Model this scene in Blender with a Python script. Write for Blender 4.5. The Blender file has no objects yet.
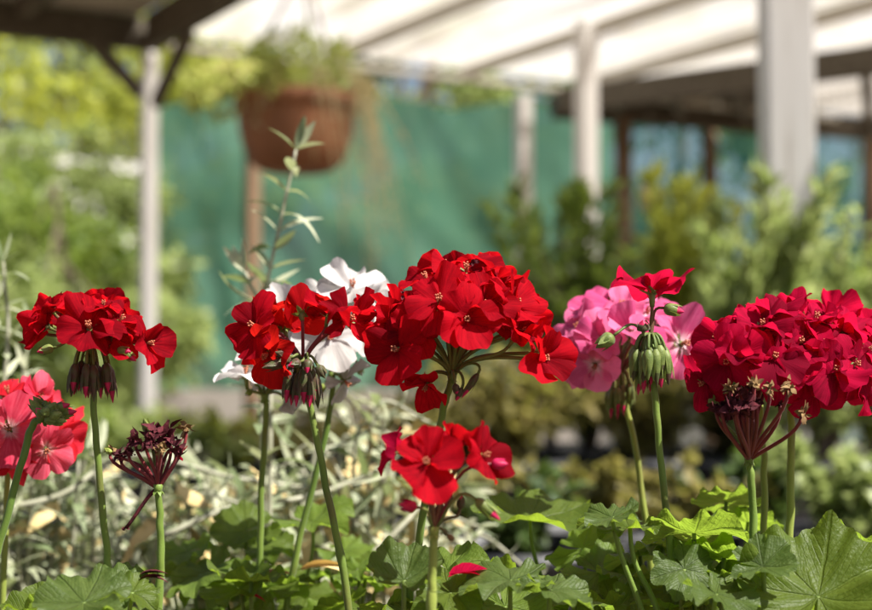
import bpy, math, random
from mathutils import Vector, Matrix, Euler, noise as NZ
R = math.radians
random.seed(7)
S = bpy.context.scene
C = S.collection

# ------------------------------------------------------------------ camera
EYE = Vector((0, 0, 1.0)); PITCH = R(2.0); FPX = 60 / 36 * 872
cam_d = bpy.data.cameras.new('camera'); cam = bpy.data.objects.new('camera', cam_d); C.objects.link(cam)
cam.location = EYE; cam.rotation_euler = (R(90) + PITCH, 0, 0)
cam_d.lens = 60; cam_d.sensor_width = 36; cam_d.clip_start = 0.02; cam_d.clip_end = 500
cam_d.dof.use_dof = True; cam_d.dof.focus_distance = 0.745; cam_d.dof.aperture_fstop = 6.3; cam_d.dof.aperture_blades = 0
S.camera = cam
# ------------------------------------------------------------------ world, sun, exposure
SUN = Vector((0.52, -0.28, 0.81)).normalized()
EL = math.asin(SUN.z); AZ = math.atan2(SUN.x, SUN.y)
W = bpy.data.worlds.new('World'); S.world = W; W.use_nodes = True
nt = W.node_tree; bg = nt.nodes['Background']; sk = nt.nodes.new('ShaderNodeTexSky')
sk.sky_type = 'NISHITA'; sk.sun_disc = False; sk.sun_elevation = EL; sk.sun_rotation = AZ
nt.links.new(sk.outputs[0], bg.inputs[0]); bg.inputs[1].default_value = 0.052; sk.dust_density = 3.0; sk.ozone_density = .4
sl = bpy.data.lights.new('sun', 'SUN'); sl.energy = 5.0; sl.angle = R(0.5); sl.color = (1, .965, .90)
so = bpy.data.objects.new('sun', sl); C.objects.link(so); so.rotation_euler = (-SUN).to_track_quat('-Z', 'Y').to_euler()
S.view_settings.view_transform = 'Standard'; S.view_settings.look = 'None'; S.view_settings.gamma = 1
S.view_settings.exposure = 1.27
try: S.view_settings.use_curve_mapping = False
except Exception: pass
S.render.engine = 'CYCLES'
S.cycles.use_denoising = True
S.cycles.max_bounces = 10; S.cycles.transparent_max_bounces = 12; S.cycles.transmission_bounces = 8

# ------------------------------------------------------------------ helpers
def P(px, py, d):
    "point seen at photo pixel (px, py), d metres along the view axis"
    x = (px - 436) / FPX * d; z = (305 - py) / FPX * d
    c, s = math.cos(PITCH), math.sin(PITCH)
    return EYE + Vector((x, d * c - z * s, d * s + z * c))
def rnd(a, b): return random.uniform(a, b)
def rvec():
    while True:
        v = Vector((rnd(-1, 1), rnd(-1, 1), rnd(-1, 1)))
        if .05 < v.length < 1: return v.normalized()

class MB:
    def __init__(s): s.v = []; s.f = []; s.m = []; s.uv = {}
    def add(s, vs, fs, m=0):
        b = len(s.v); s.v += [tuple(v) for v in vs]
        s.f += [tuple(i + b for i in f) for f in fs]; s.m += [m] * len(fs)
    def tube(s, pts, r0, r1=None, seg=8, m=0, cap=True, rf=None):
        r1 = r0 if r1 is None else r1
        pts = [Vector(p) for p in pts]; n = len(pts); vs = []; fs = []
        t = (pts[1] - pts[0]).normalized()
        a = t.cross(Vector((0, 1, .13)));
        if a.length < .1: a = t.cross(Vector((1, 0, 0)))
        a.normalize()
        for i, p in enumerate(pts):
            t = (pts[min(i + 1, n - 1)] - pts[max(i - 1, 0)]).normalized()
            a = (a - t * a.dot(t)).normalized(); b = t.cross(a)
            k = i / (n - 1); r = rf(k) if rf else r0 + (r1 - r0) * k
            for j in range(seg):
                w = 2 * math.pi * j / seg
                vs.append(p + a * (r * math.cos(w)) + b * (r * math.sin(w)))
        for i in range(n - 1):
            for j in range(seg):
                q = (j + 1) % seg
                fs.append((i * seg + j, i * seg + q, (i + 1) * seg + q, (i + 1) * seg + j))
        if cap: fs.append(tuple(range(seg - 1, -1, -1))); fs.append(tuple((n - 1) * seg + j for j in range(seg)))
        s.add(vs, fs, m)
    def box(s, c, h, rot=None, m=0):
        c = Vector(c); vs = []
        for i in range(8):
            v = Vector(((h[0] if i & 1 else -h[0]), (h[1] if i & 2 else -h[1]), (h[2] if i & 4 else -h[2])))
            vs.append(c + (rot @ v if rot else v))
        s.add(vs, [(0, 2, 3, 1), (4, 5, 7, 6), (0, 1, 5, 4), (2, 6, 7, 3), (0, 4, 6, 2), (1, 3, 7, 5)], m)
    def lathe(s, prof, c=(0, 0, 0), seg=32, m=0, wob=0):
        c = Vector(c); n = len(prof); vs = []; fs = []
        ws = [rnd(-wob, wob) for _ in range(seg)]
        for (r, z) in prof:
            for j in range(seg):
                w = 2 * math.pi * j / seg; q = r * (1 + ws[j])
                vs.append(c + Vector((q * math.cos(w), q * math.sin(w), z)))
        for i in range(n - 1):
            for j in range(seg):
                k = (j + 1) % seg
                fs.append((i * seg + j, i * seg + k, (i + 1) * seg + k, (i + 1) * seg + j))
        s.add(vs, fs, m)
    def grid(s, fn, nu, nv, m=0, uv=False):
        vs = []; fs = []; b = len(s.v)
        for i in range(nu + 1):
            for j in range(nv + 1):
                vs.append(fn(i / nu, j / nv))
                if uv: s.uv[b + len(vs) - 1] = (i / nu, j / nv)
        for i in range(nu):
            for j in range(nv):
                fs.append((i * (nv + 1) + j, (i + 1) * (nv + 1) + j, (i + 1) * (nv + 1) + j + 1, i * (nv + 1) + j + 1))
        s.add(vs, fs, m)
    def leaf(s, p, d, nrm, L, Wd, bend=.2, m=0, seg=3, fold=.25):
        "small lance or oval leaf: a bent strip with a folded midrib"
        d = d.normalized(); sd = d.cross(nrm)
        if sd.length < .05: sd = d.cross(Vector((.3, .5, .8)))
        sd.normalize(); up = sd.cross(d).normalized(); vs = []; fs = []
        for i in range(seg + 1):
            k = i / seg; w = Wd * .5 * (math.sin(math.pi * (k ** .8) * .97 + .03) if 0 < k < 1 else .08)
            c = p + d * (L * k * (1 - abs(bend) * .3 * k)) - up * (bend * L * k * k)
            vs += [c - sd * w + up * (w * fold), c, c + sd * w + up * (w * fold)]
        for i in range(seg):
            a = 3 * i
            fs += [(a, a + 1, a + 4, a + 3), (a + 1, a + 2, a + 5, a + 4)]
        s.add(vs, fs, m)
    def build(s, name, mats, parent=None, smooth=True, origin=None):
        me = bpy.data.meshes.new(name); o = Vector(origin) if origin is not None else None
        me.from_pydata([Vector(v) - o for v in s.v] if o is not None else s.v, [], s.f)
        if not isinstance(mats, (list, tuple)): mats = [mats]
        for m in mats: me.materials.append(m)
        me.polygons.foreach_set('material_index', s.m)
        me.polygons.foreach_set('use_smooth', [smooth] * len(s.f))
        if s.uv:
            u = me.uv_layers.new(name='UVMap')
            for lp in me.loops: u.data[lp.index].uv = s.uv.get(lp.vertex_index, (0, 0))
        me.update()
        ob = bpy.data.objects.new(name, me); C.objects.link(ob)
        if parent is not None: ob.parent = parent
        elif o is not None: ob.location = o
        return ob

def tag(o, label=None, cat=None, group=None, kind=None):
    if label: o['label'] = label
    if cat: o['category'] = cat
    if group: o['group'] = group
    if kind: o['kind'] = kind
    return o
def thing(name, label, cat, loc, group=None):
    o = bpy.data.objects.new(name, None); C.objects.link(o); o.location = loc; o.empty_display_size = .05
    return tag(o, label, cat, group)
def structure(name, mb, mats, smooth=False): return tag(mb.build(name, mats, smooth=smooth), kind='structure')

def spline(pts, n=6):
    pts = [Vector(p) for p in pts]
    if len(pts) < 3: return [pts[0].lerp(pts[-1], i / n) for i in range(n + 1)]
    out = []; q = [pts[0] * 2 - pts[1]] + pts + [pts[-1] * 2 - pts[-2]]
    for i in range(1, len(q) - 2):
        a, b, c, d = q[i - 1:i + 3]
        for k in range(n):
            t = k / n
            out.append(.5 * ((2 * b) + (c - a) * t + (2 * a - 5 * b + 4 * c - d) * t * t + (3 * b - a - 3 * c + d) * t ** 3))
    out.append(pts[-1]); return out
def bez(a, b, c, d, n=8):
    r = []
    for i in range(n + 1):
        t = i / n; u = 1 - t
        r.append(a * u ** 3 + b * (3 * u * u * t) + c * (3 * u * t * t) + d * t ** 3)
    return r

# ------------------------------------------------------------------ materials
class N:
    def __init__(s, name):
        s.m = bpy.data.materials.new(name); s.m.use_nodes = True; s.t = s.m.node_tree; s.t.nodes.clear()
        s.out = s.t.nodes.new('ShaderNodeOutputMaterial')
    def n(s, ty, **kw):
        x = s.t.nodes.new('ShaderNode' + ty)
        for k, v in kw.items(): setattr(x, k, v)
        return x
    def l(s, a, b): s.t.links.new(a, b)
    def math(s, op, a, b=None):
        x = s.n('Math', operation=op)
        for i, q in enumerate((a, b)):
            if q is None: continue
            if isinstance(q, (int, float)): x.inputs[i].default_value = q
            else: s.l(q, x.inputs[i])
        return x.outputs[0]
    def mix(s, f, a, b):
        x = s.n('Mix', data_type='RGBA')
        for i, q in ((0, f), (6, a), (7, b)):
            if isinstance(q, (int, float)): x.inputs[i].default_value = q
            elif isinstance(q, tuple): x.inputs[i].default_value = (*q, 1)
            else: s.l(q, x.inputs[i])
        return x.outputs[2]
    def ramp(s, f, stops):
        x = s.n('ValToRGB'); s.l(f, x.inputs[0]); e = x.color_ramp.elements
        while len(e) < len(stops): e.new(.5)
        for q, (p, c) in zip(e, stops): q.position = p; q.color = (*c, 1)
        return x.outputs[0]
    def noise(s, vec, scale, detail=3, rough=.55):
        x = s.n('TexNoise'); x.inputs['Scale'].default_value = scale; x.inputs['Detail'].default_value = detail; x.inputs['Roughness'].default_value = rough
        if vec is not None: s.l(vec, x.inputs['Vector'])
        return x.outputs[0]
    def coord(s, w='Object'): return s.n('TexCoord').outputs[w]
    def bump(s, h, strength, dist):
        x = s.n('Bump'); x.inputs['Strength'].default_value = strength; x.inputs['Distance'].default_value = dist; s.l(h, x.inputs['Height']); return x.outputs[0]
    def pbr(s, col, rough=.6, spec=.3, normal=None, trans=None, tf=.35, sheen=0, alpha=None):
        p = s.n('BsdfPrincipled'); p.inputs['Roughness'].default_value = rough; p.inputs['Specular IOR Level'].default_value = spec
        if isinstance(col, tuple): p.inputs['Base Color'].default_value = (*col, 1)
        else: s.l(col, p.inputs['Base Color'])
        if sheen: p.inputs['Sheen Weight'].default_value = sheen
        if normal is not None: s.l(normal, p.inputs['Normal'])
        r = p.outputs[0]
        if trans is not None:
            t = s.n('BsdfTranslucent')
            if isinstance(trans, tuple): t.inputs[0].default_value = (*trans, 1)
            else: s.l(trans, t.inputs[0])
            if normal is not None: s.l(normal, t.inputs['Normal'])
            mx = s.n('MixShader'); mx.inputs[0].default_value = tf; s.l(r, mx.inputs[1]); s.l(t.outputs[0], mx.inputs[2]); r = mx.outputs[0]
        if alpha is not None:
            tr = s.n('BsdfTransparent'); mx = s.n('MixShader')
            if isinstance(alpha, (int, float)): mx.inputs[0].default_value = alpha
            else: s.l(alpha, mx.inputs[0])
            s.l(tr.outputs[0], mx.inputs[1]); s.l(r, mx.inputs[2]); r = mx.outputs[0]
        s.l(r, s.out.inputs[0]); return s.m

def petal_mat(name, c0, c1, t0, eye=None, eye_r=.004, tf=.5):
    g = N(name); co = g.coord(); sp = g.n('SeparateXYZ'); g.l(co, sp.inputs[0])
    ang = g.math('DIVIDE', sp.outputs[0], g.math('ADD', sp.outputs[1], .006))
    oi = g.n('ObjectInfo').outputs['Random']
    cb = g.n('CombineXYZ'); g.l(g.math('MULTIPLY', ang, 16), cb.inputs[0]); g.l(g.math('MULTIPLY', sp.outputs[1], 70), cb.inputs[1]); g.l(g.math('MULTIPLY', oi, 40), cb.inputs[2])
    vein = g.noise(cb.outputs[0], 1.0, 2, .6)
    cb2 = g.n('CombineXYZ'); g.l(sp.outputs[0], cb2.inputs[0]); g.l(sp.outputs[1], cb2.inputs[1]); g.l(oi, cb2.inputs[2])
    blot = g.noise(cb2.outputs[0], 160, 2)
    f = g.math('ADD', g.math('MULTIPLY', vein, .8), g.math('MULTIPLY', blot, .5))
    f = g.math('ADD', f, g.math('MULTIPLY', g.math('SUBTRACT', oi, .5), .70))
    mr = g.n('MapRange'); g.l(f, mr.inputs[0]); mr.inputs[1].default_value = .38; mr.inputs[2].default_value = .9
    col = g.mix(mr.outputs[0], c0, c1); tcol = g.mix(mr.outputs[0], tuple(x * .6 for x in t0), t0)
    if eye:
        er = g.n('MapRange'); g.l(g.math('ADD', sp.outputs[1], g.math('MULTIPLY', vein, .006)), er.inputs[0])
        er.inputs[1].default_value = eye_r; er.inputs[2].default_value = eye_r * 2.4
        col = g.mix(er.outputs[0], eye, col); tcol = g.mix(er.outputs[0], eye, tcol)
    nm = g.bump(vein, .5, .0006)
    return g.pbr(col, .75, .05, nm, tcol, tf)

def leaf_mat(name, c0, c1, t0, t1=None, rough=.5, tf=.4, spec=.35, scale=3):
    "foliage whose leaves differ one from the next"
    g = N(name); ri = g.n('NewGeometry').outputs['Random Per Island']
    nz = g.noise(g.coord(), scale, 2)
    f = g.math('ADD', g.math('MULTIPLY', ri, .75), g.math('MULTIPLY', nz, .35))
    col = g.mix(f, c0, c1); tc = g.mix(f, t0, t1 or tuple(min(1, x * 1.5) for x in t0))
    return g.pbr(col, rough, spec, None, tc, tf)

def plain(name, c0, c1, scale=20, rough=.7, spec=.25, bump=0, bd=.002, stretch=None, detail=4):
    g = N(name); co = g.coord()
    if stretch:
        mp = g.n('Mapping'); mp.inputs['Scale'].default_value = stretch; g.l(co, mp.inputs[0]); co = mp.outputs[0]
    nz = g.noise(co, scale, detail); mr = g.n('MapRange'); g.l(nz, mr.inputs[0]); mr.inputs[1].default_value = .3; mr.inputs[2].default_value = .7
    col = g.mix(mr.outputs[0], c0, c1)
    return g.pbr(col, rough, spec, g.bump(nz, bump, bd) if bump else None)

M = {}
M['red'] = petal_mat('red_petal', (.15, .001, .006), (.40, .003, .012), (.82, .007, .014))
M['orange_red'] = petal_mat('scarlet_petal', (.27, .002, .005), (.48, .006, .010), (.82, .018, .012))
M['crimson'] = petal_mat('crimson_petal', (.16, .001, .015), (.40, .003, .038), (.78, .008, .055))
M['coral'] = petal_mat('coral_petal', (.55, .03, .07), (.72, .13, .19), (.92, .10, .16), (.85, .6, .55), .003)
M['coral_deep'] = petal_mat('coral_red_petal', (.45, .006, .02), (.62, .03, .05), (.9, .03, .05))
M['pink'] = petal_mat('pink_petal', (.62, .08, .23), (.76, .20, .37), (.90, .20, .40), (.9, .72, .75), .0035)
M['white'] = petal_mat('white_petal', (.42, .39, .37), (.66, .63, .61), (.7, .66, .64), (.7, .66, .66), .003, tf=.35)
M['dead'] = plain('withered_petal', (.028, .008, .011), (.11, .02, .026), 300, .8, .1, .6, .001)
def stem_mat(name, c0, c1, t0, zs=18, stain=None):
    g = N(name); co = g.coord(); nz = g.noise(co, zs, 3); f2 = g.noise(co, 1400, 1)
    mr = g.n('MapRange'); g.l(nz, mr.inputs[0]); mr.inputs[1].default_value = .35; mr.inputs[2].default_value = .65
    col = g.mix(mr.outputs[0], c0, c1)
    if stain:
        m2 = g.n('MapRange'); g.l(g.noise(co, 34, 4), m2.inputs[0]); m2.inputs[1].default_value = .52; m2.inputs[2].default_value = .74; m2.inputs[4].default_value = .75
        col = g.mix(m2.outputs[0], col, stain)
    return g.pbr(col, .5, .3, g.bump(f2, .35, .0004), t0, .18, sheen=.12)
M['stem'] = stem_mat('green_stem', (.10, .17, .025), (.17, .24, .04), (.3, .45, .05), stain=(.13, .08, .03))
M['stem_pale'] = stem_mat('yellow_green_stem', (.19, .25, .04), (.27, .32, .06), (.4, .5, .08), stain=(.2, .15, .05))
M['pedicel'] = stem_mat('pedicel', (.10, .09, .025), (.16, .06, .03), (.3, .2, .05), 60)
M['pedicel_g'] = stem_mat('green_pedicel', (.10, .15, .03), (.16, .17, .04), (.3, .4, .05), 60)
M['pedicel_r'] = stem_mat('red_pedicel', (.14, .012, .02), (.22, .03, .03), (.3, .04, .04), 60)
M['bud'] = stem_mat('bud_sepal', (.09, .13, .025), (.17, .21, .05), (.3, .38, .06), 220)
M['bud_dark'] = stem_mat('dark_bud_sepal', (.065, .085, .022), (.08, .035, .025), (.16, .12, .04), 260)
M['bud_tip'] = plain('bud_tip', (.30, .004, .04), (.5, .02, .09), 200, .5)
M['stamen'] = plain('stamen', (.35, .03, .03), (.5, .25, .12), 900, .6)
M['sepal_dry'] = plain('dry_sepal', (.12, .06, .025), (.26, .17, .07), 300, .8)

def geranium_leaf_mat(name, top0, top1, tr):
    g = N(name); uv = g.coord('UV'); sp = g.n('SeparateXYZ'); g.l(uv, sp.inputs[0])
    co = g.coord(); nz = g.noise(co, 130, 4); nb = g.noise(co, 420, 3)
    lob = g.math('FRACT', g.math('ADD', g.math('MULTIPLY', sp.outputs[0], 7), g.math('MULTIPLY', g.math('SUBTRACT', nz, .5), .10)))
    dv = g.math('MULTIPLY', g.math('ABSOLUTE', g.math('SUBTRACT', lob, .5)), g.math('ADD', sp.outputs[1], .12))
    vr = g.n('MapRange'); g.l(dv, vr.inputs[0]); vr.inputs[1].default_value = .012; vr.inputs[2].default_value = .04
    vr.inputs[3].default_value = 1; vr.inputs[4].default_value = 0
    # side veins
    sv = g.math('FRACT', g.math('SUBTRACT', g.math('MULTIPLY', sp.outputs[1], 7), g.math('MULTIPLY', dv, 11)))
    sr = g.n('MapRange'); g.l(g.math('ABSOLUTE', g.math('SUBTRACT', sv, .5)), sr.inputs[0]); sr.inputs[1].default_value = .03; sr.inputs[2].default_value = .14
    sr.inputs[3].default_value = .25; sr.inputs[4].default_value = 0
    vein = g.math('MAXIMUM', vr.outputs[0], sr.outputs[0])
    mr = g.n('MapRange'); g.l(nz, mr.inputs[0]); mr.inputs[1].default_value = .3; mr.inputs[2].default_value = .7
    col = g.mix(mr.outputs[0], top0, top1)
    col = g.mix(g.math('MULTIPLY', vein, .20), col, tuple(min(1, x * 1.9 + .02) for x in top1))
    tc = g.mix(g.math('MULTIPLY', vein, .40), tr, tuple(x * .55 for x in tr))
    h = g.math('SUBTRACT', g.math('MULTIPLY', nb, .8), g.math('MULTIPLY', vein, .9))
    return g.pbr(col, .48, .35, g.bump(h, .8, .0011), tc, .55)
M['gl_mid'] = geranium_leaf_mat('geranium_leaf', (.075, .115, .014), (.11, .155, .02), (.25, .36, .025))
M['gl_bright'] = geranium_leaf_mat('bright_geranium_leaf', (.10, .16, .02), (.145, .21, .03), (.30, .44, .04))  # brighter tone of the same leaf green
M['gl_grey'] = geranium_leaf_mat('grey_geranium_leaf', (.066, .108, .022), (.105, .15, .034), (.20, .29, .03))  # slightly darker, greyer tone of the leaf green

M['silver'] = leaf_mat('silver_leaf', (.07, .12, .03), (.56, .56, .40), (.20, .32, .06), (.56, .58, .30), .55, .28, .4, 30)
M['silver_stem'] = plain('silver_stem', (.20, .20, .13), (.38, .37, .28), 80, .7)
M['dry_leaf'] = plain('dry_leaf', (.42, .30, .12), (.60, .48, .24), 60, .7)
M['brown_leaf'] = plain('brown_leaf', (.16, .075, .03), (.30, .16, .07), 60, .8)

# ------------------------------------------------------------------ the setting
M['soil'] = plain('soil', (.06, .045, .032), (.17, .13, .09), 3.5, .9, .1, .6, .02, detail=8)
g = MB(); g.grid(lambda u, v: Vector(((u - .5) * 300, -60 + v * 300, .03 * math.sin(u * 90) * math.sin(v * 70) - .03)), 60, 60)
structure('ground', g, M['soil'], True)
M['concrete'] = plain('concrete', (.26, .22, .19), (.42, .37, .33), 6, .85, .2, .3, .004, detail=7)
g = MB(); g.box((-4.2, 7.15, .01), (7.5, .55, .05)); structure('path', g, M['concrete'])

# ------------------------------------------------------------------ open shelter with a pale sheet roof
u = Vector((.49, -.87, 0)).normalized(); v = Vector((.87, .49, 0)).normalized()   # roof axes: towards the front, along the back
RZ = 2.13                                                                          # underside of the roof timbers
CN = Vector((-1.0, 5.06, 0))
RT = Matrix((u, v, Vector((0, 0, 1)))).transposed()
def roofp(t, s, z=0): return CN + u * t + v * s + Vector((0, 0, RZ + z))
g = N('white_paint'); co = g.coord(); mp = g.n('Mapping'); mp.inputs['Scale'].default_value = (14, 14, 1.2); g.l(co, mp.inputs[0])
nz = g.noise(mp.outputs[0], 3, 6); col = g.ramp(nz, [(.26, (.48, .42, .36)), (.42, (.78, .74, .69)), (.8, (.86, .83, .79))])
M['white_paint'] = g.pbr(col, .6, .3, g.bump(nz, .3, .004))
M['dark_timber'] = plain('dark_timber', (.075, .062, .046), (.17, .145, .11), 5, .8, .2, .4, .004, (12, 1, 12), 6)
M['brown_timber'] = plain('brown_timber', (.14, .085, .05), (.25, .165, .10), 5, .8, .2, .4, .004, (14, 14, 1), 6)
M['board'] = plain('grey_board', (.50, .46, .38), (.66, .61, .52), 4, .8, .2, .3, .004, (1, 8, 8), 6)
g = N('pale_roof_sheet'); co = g.coord(); mp = g.n('Mapping'); mp.inputs['Rotation'].default_value = (0, 0, R(60.6)); g.l(co, mp.inputs[0])
m0 = g.n('Mapping'); m0.inputs['Scale'].default_value = (.5, 5, 1); g.l(mp.outputs[0], m0.inputs[0]); nz = g.noise(m0.outputs[0], 1.6, 6, .65)
col = g.ramp(nz, [(.28, (.30, .26, .21)), (.48, (.53, .49, .44)), (.75, (.65, .62, .58))]); tl = g.n('BsdfTranslucent'); g.l(col, tl.inputs[0]); df = g.n('BsdfDiffuse'); g.l(col, df.inputs[0])
tp = g.n('BsdfTransparent'); m1 = g.n('MixShader'); m1.inputs[0].default_value = .80; g.l(df.outputs[0], m1.inputs[1]); g.l(tl.outputs[0], m1.inputs[2])
m2 = g.n('MixShader'); m2.inputs[0].default_value = .70; g.l(tp.outputs[0], m2.inputs[1]); g.l(m1.outputs[0], m2.inputs[2]); g.l(m2.outputs[0], g.out.inputs[0]); M['sheet'] = g.m

sh_ = thing('garden_shelter', 'open nursery shelter with pale sheet roof on white posts above the plants', 'shelter', CN)
def part(mb, name, mats, smooth=False, parent=sh_, label=None):
    o = mb.build(name, mats, smooth=smooth, origin=parent.location if parent.parent is None else None); o.parent = parent
    o.location = (0, 0, 0)
    if label: o['label'] = label
    return o
def beam(a, b, w, h, mb):
    a = Vector(a); b = Vector(b); d = (b - a); x = d.normalized(); y = Vector((0, 0, 1)).cross(x)
    y = y.normalized() if y.length > .01 else Vector((0, 1, 0)); z = x.cross(y)
    mb.box((a + b) / 2, (d.length / 2, w / 2, h / 2), Matrix((x, y, z)).transposed())
# corrugated translucent sheets, one per bay
bays = [.05, .72, 1.30, 1.86, 2.42, 2.98, 3.54, 4.1]
for s0, s1 in zip(bays[:-1], bays[1:]):
    mb = MB(); nn = 44
    mb.grid(lambda a, b: roofp(-.12 + a * 3.5, s0 + (s1 - s0) * b + .004, .028 + .010 * math.sin(b * (s1 - s0) * 2 * math.pi / .076)), 3, nn)
    part(mb, 'roof_sheet', M['sheet'], True)
for s in bays[1:]:
    mb = MB(); beam(roofp(-.05, s, -.008), roofp(3.35, s, -.008), .030, .045, mb); part(mb, 'rafter', M['board'])
for t in (0.0, 3.3):
    mb = MB(); beam(roofp(t + .02, .06, -.045), roofp(t + .02, 4.15, -.045), .03, .022, mb); part(mb, 'purlin', M['board'])
mb = MB(); beam(roofp(-.04, -2.9, .0), roofp(-.04, .04, .0), .05, .11, mb); part(mb, 'eave_beam', M['dark_timber'])
mb = MB(); beam(roofp(.02, .0, .0), roofp(3.35, .0, .0), .055, .12, mb); part(mb, 'side_beam', M['dark_timber'])
mb = MB()
for k in range(19): mb.box(roofp(.42, -.10 - k * .15, .075), (.54, .073, .009), RT)
part(mb, 'board_roof', M['board'])
for k in range(5): mb = MB(); beam(roofp(-.02, -.45 - k * .55, .03), roofp(.96, -.45 - k * .55, .03), .045, .07, mb); part(mb, 'rafter', M['dark_timber'])
def post(px, d, w, mat, ztop, label=None, rot=RT, lean=0):
    b = P(px, 330, d); mb = MB(); h = (ztop) / 2
    mb.box((b.x, b.y, h - .05), (w / 2, w / 2, h + .05), rot); ob = part(mb, 'post', mat, label=label)
    bv = ob.modifiers.new('bevel', 'BEVEL'); bv.width = .006; bv.segments = 2; return ob
mb = MB(); post(148, 5.1, .052, M['white_paint'], RZ - .06, 'white post with two timber braces'); post(587, 4.95, .062, M['white_paint'], RZ + .02)
post(788, 2.86, .094, M['white_paint'], RZ + .02, rot=None); post(524, 5.95, .058, M['white_paint'], RZ - .06)
post(252, 6.3, .058, M['brown_timber'], 2.0, 'brown timber post'); post(624, 6.2, .058, M['brown_timber'], 2.02, 'brown timber post'); post(711, 6.7, .055, M['brown_timber'], 2.05, 'brown timber post')
post(873, 6.6, .06, M['brown_timber'], 1.98, 'brown timber post')
mb = MB(); beam(P(139, 92, 5.07), P(88, 36, 4.85), .032, .045, mb); part(mb, 'brace', M['dark_timber'])
mb = MB(); beam(P(156, 104, 5.05), P(190, 30, 4.80), .032, .045, mb); part(mb, 'brace', M['dark_timber'])
# lower dark lean-to roof at the back right, with one pale sheet in it
A0, A1 = P(566, 92, 5.9), P(905, 46, 4.9); B0, B1 = P(552, 97, 6.6), P(905, 121, 6.7)
def lq(a, b, z=0): return (A0.lerp(A1, a)).lerp(B0.lerp(B1, a), b) + Vector((0, 0, z))
for a0, a1, m in ((0, .70, 'dark_timber'), (.70, .735, 'dark_timber')):
    mb = MB(); k = 14
    for q in range(k):
        b0, b1 = q / k + .004, (q + 1) / k - .004
        mb.add([lq(a0, b0), lq(a1, b0), lq(a1, b1), lq(a0, b1), lq(a0, b0, .02), lq(a1, b0, .02), lq(a1, b1, .02), lq(a0, b1, .02)],
               [(0, 1, 2, 3), (7, 6, 5, 4), (0, 4, 5, 1), (1, 5, 6, 2), (2, 6, 7, 3), (3, 7, 4, 0)])
    part(mb, 'lower_roof', M[m])
mb = MB(); mb.grid(lambda a, b: lq(.737 + a * .263, b, .01 + .008 * math.sin(a * 70)), 40, 3); part(mb, 'lower_roof_sheet', M['sheet'], True)
for a in (.0, .18, .36, .55, .735, .9):
    mb = MB(); beam(lq(a, 0, -.03), lq(a, 1, -.03), .04, .06, mb); part(mb, 'rafter', M['dark_timber'])
mb = MB(); beam(lq(-.01, 0, -.035), lq(1, 0, -.035), .05, .10, mb); part(mb, 'lower_eave', M['dark_timber'])
mb = MB(); beam(lq(0, 1, -.05), lq(1, 1, -.05), .05, .10, mb); part(mb, 'lower_beam', M['dark_timber'])

# ------------------------------------------------------------------ shade cloth and the low wall under it
def cloth_mat(name, c0, c1, tr, a):
    g = N(name); co = g.coord(); nz = g.noise(co, 2.6, 5); mp = g.n('Mapping'); mp.inputs['Scale'].default_value = (2.2, 2.2, 1.6); g.l(co, mp.inputs[0])
    st = g.noise(mp.outputs[0], 1.2, 4); f = g.math('ADD', g.math('MULTIPLY', nz, .85), g.math('MULTIPLY', st, .2))
    mr = g.n('MapRange'); g.l(f, mr.inputs[0]); mr.inputs[1].default_value = .35; mr.inputs[2].default_value = .75
    al = g.n('MapRange'); g.l(st, al.inputs[0]); al.inputs[1].default_value = .3; al.inputs[2].default_value = .7; al.inputs[3].default_value = a - .10; al.inputs[4].default_value = a + .06
    return g.pbr(g.mix(mr.outputs[0], c0, c1), .7, .2, None, tr, .4, alpha=al.outputs[0])
M['cloth'] = cloth_mat('green_shade_cloth', (.07, .205, .135), (.165, .33, .225), (.17, .44, .29), .88)
M['cloth_thin'] = cloth_mat('thin_shade_cloth', (.015, .11, .11), (.035, .17, .16), (.04, .26, .25), .40)
def cloth(x0, x1, d0, d1, top, bot, m, label, group, nf):
    a, b = P(x0, 330, d0), P(x1, 330, d1); ph = [rnd(0, 6) for _ in range(6)]
    def fn(s, t):
        p = a.lerp(b, s); z1 = top(s); z0 = bot
        W_ = (b - a).length * s
        y = .10 * NZ.noise(Vector((W_ * 1.1, t * 1.6, nf))) + .055 * NZ.noise(Vector((W_ * 2.6 + t, t * 3 + W_, nf + 3))) + .022 * NZ.noise(Vector((W_ * 7 + t * 2, t * 5, nf + 7)))
        return Vector((p.x, p.y + y * (1 - .5 * t), z0 + (z1 - z0) * t))
    mb = MB(); mb.grid(fn, 150, 50)
    o = mb.build('shade_cloth', m, origin=(a.x, a.y, 0)); tag(o, label, 'shade cloth', group)
cloth(158, 612, 7.0, 6.9, lambda s: 2.20 + .05 * abs(math.sin(s * 9.6)) - .10 * max(0, s - .45), .84, M['cloth'], 'sunlit green shade cloth hung behind the basket and the white posts', 'shade cloths', 42)
cloth(605, 1000, 7.1, 7.6, lambda s: 2.13 + .03 * math.sin(s * 11), .55, M['cloth_thin'], 'thin dark green shade cloth with sky and trees showing through at back', 'shade cloths', 36)
mb = MB(); a, b = P(-60, 330, 7.9), P(1000, 330, 7.9)
mb.box(((a.x + b.x) / 2, a.y + .05, .39), ((b.x - a.x) / 2, .07, .42)); o = mb.build('low_wall', M['concrete'], smooth=False, origin=(a.x, a.y, 0)); tag(o, 'low pale grey garden wall below the green shade cloth', 'wall')

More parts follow.
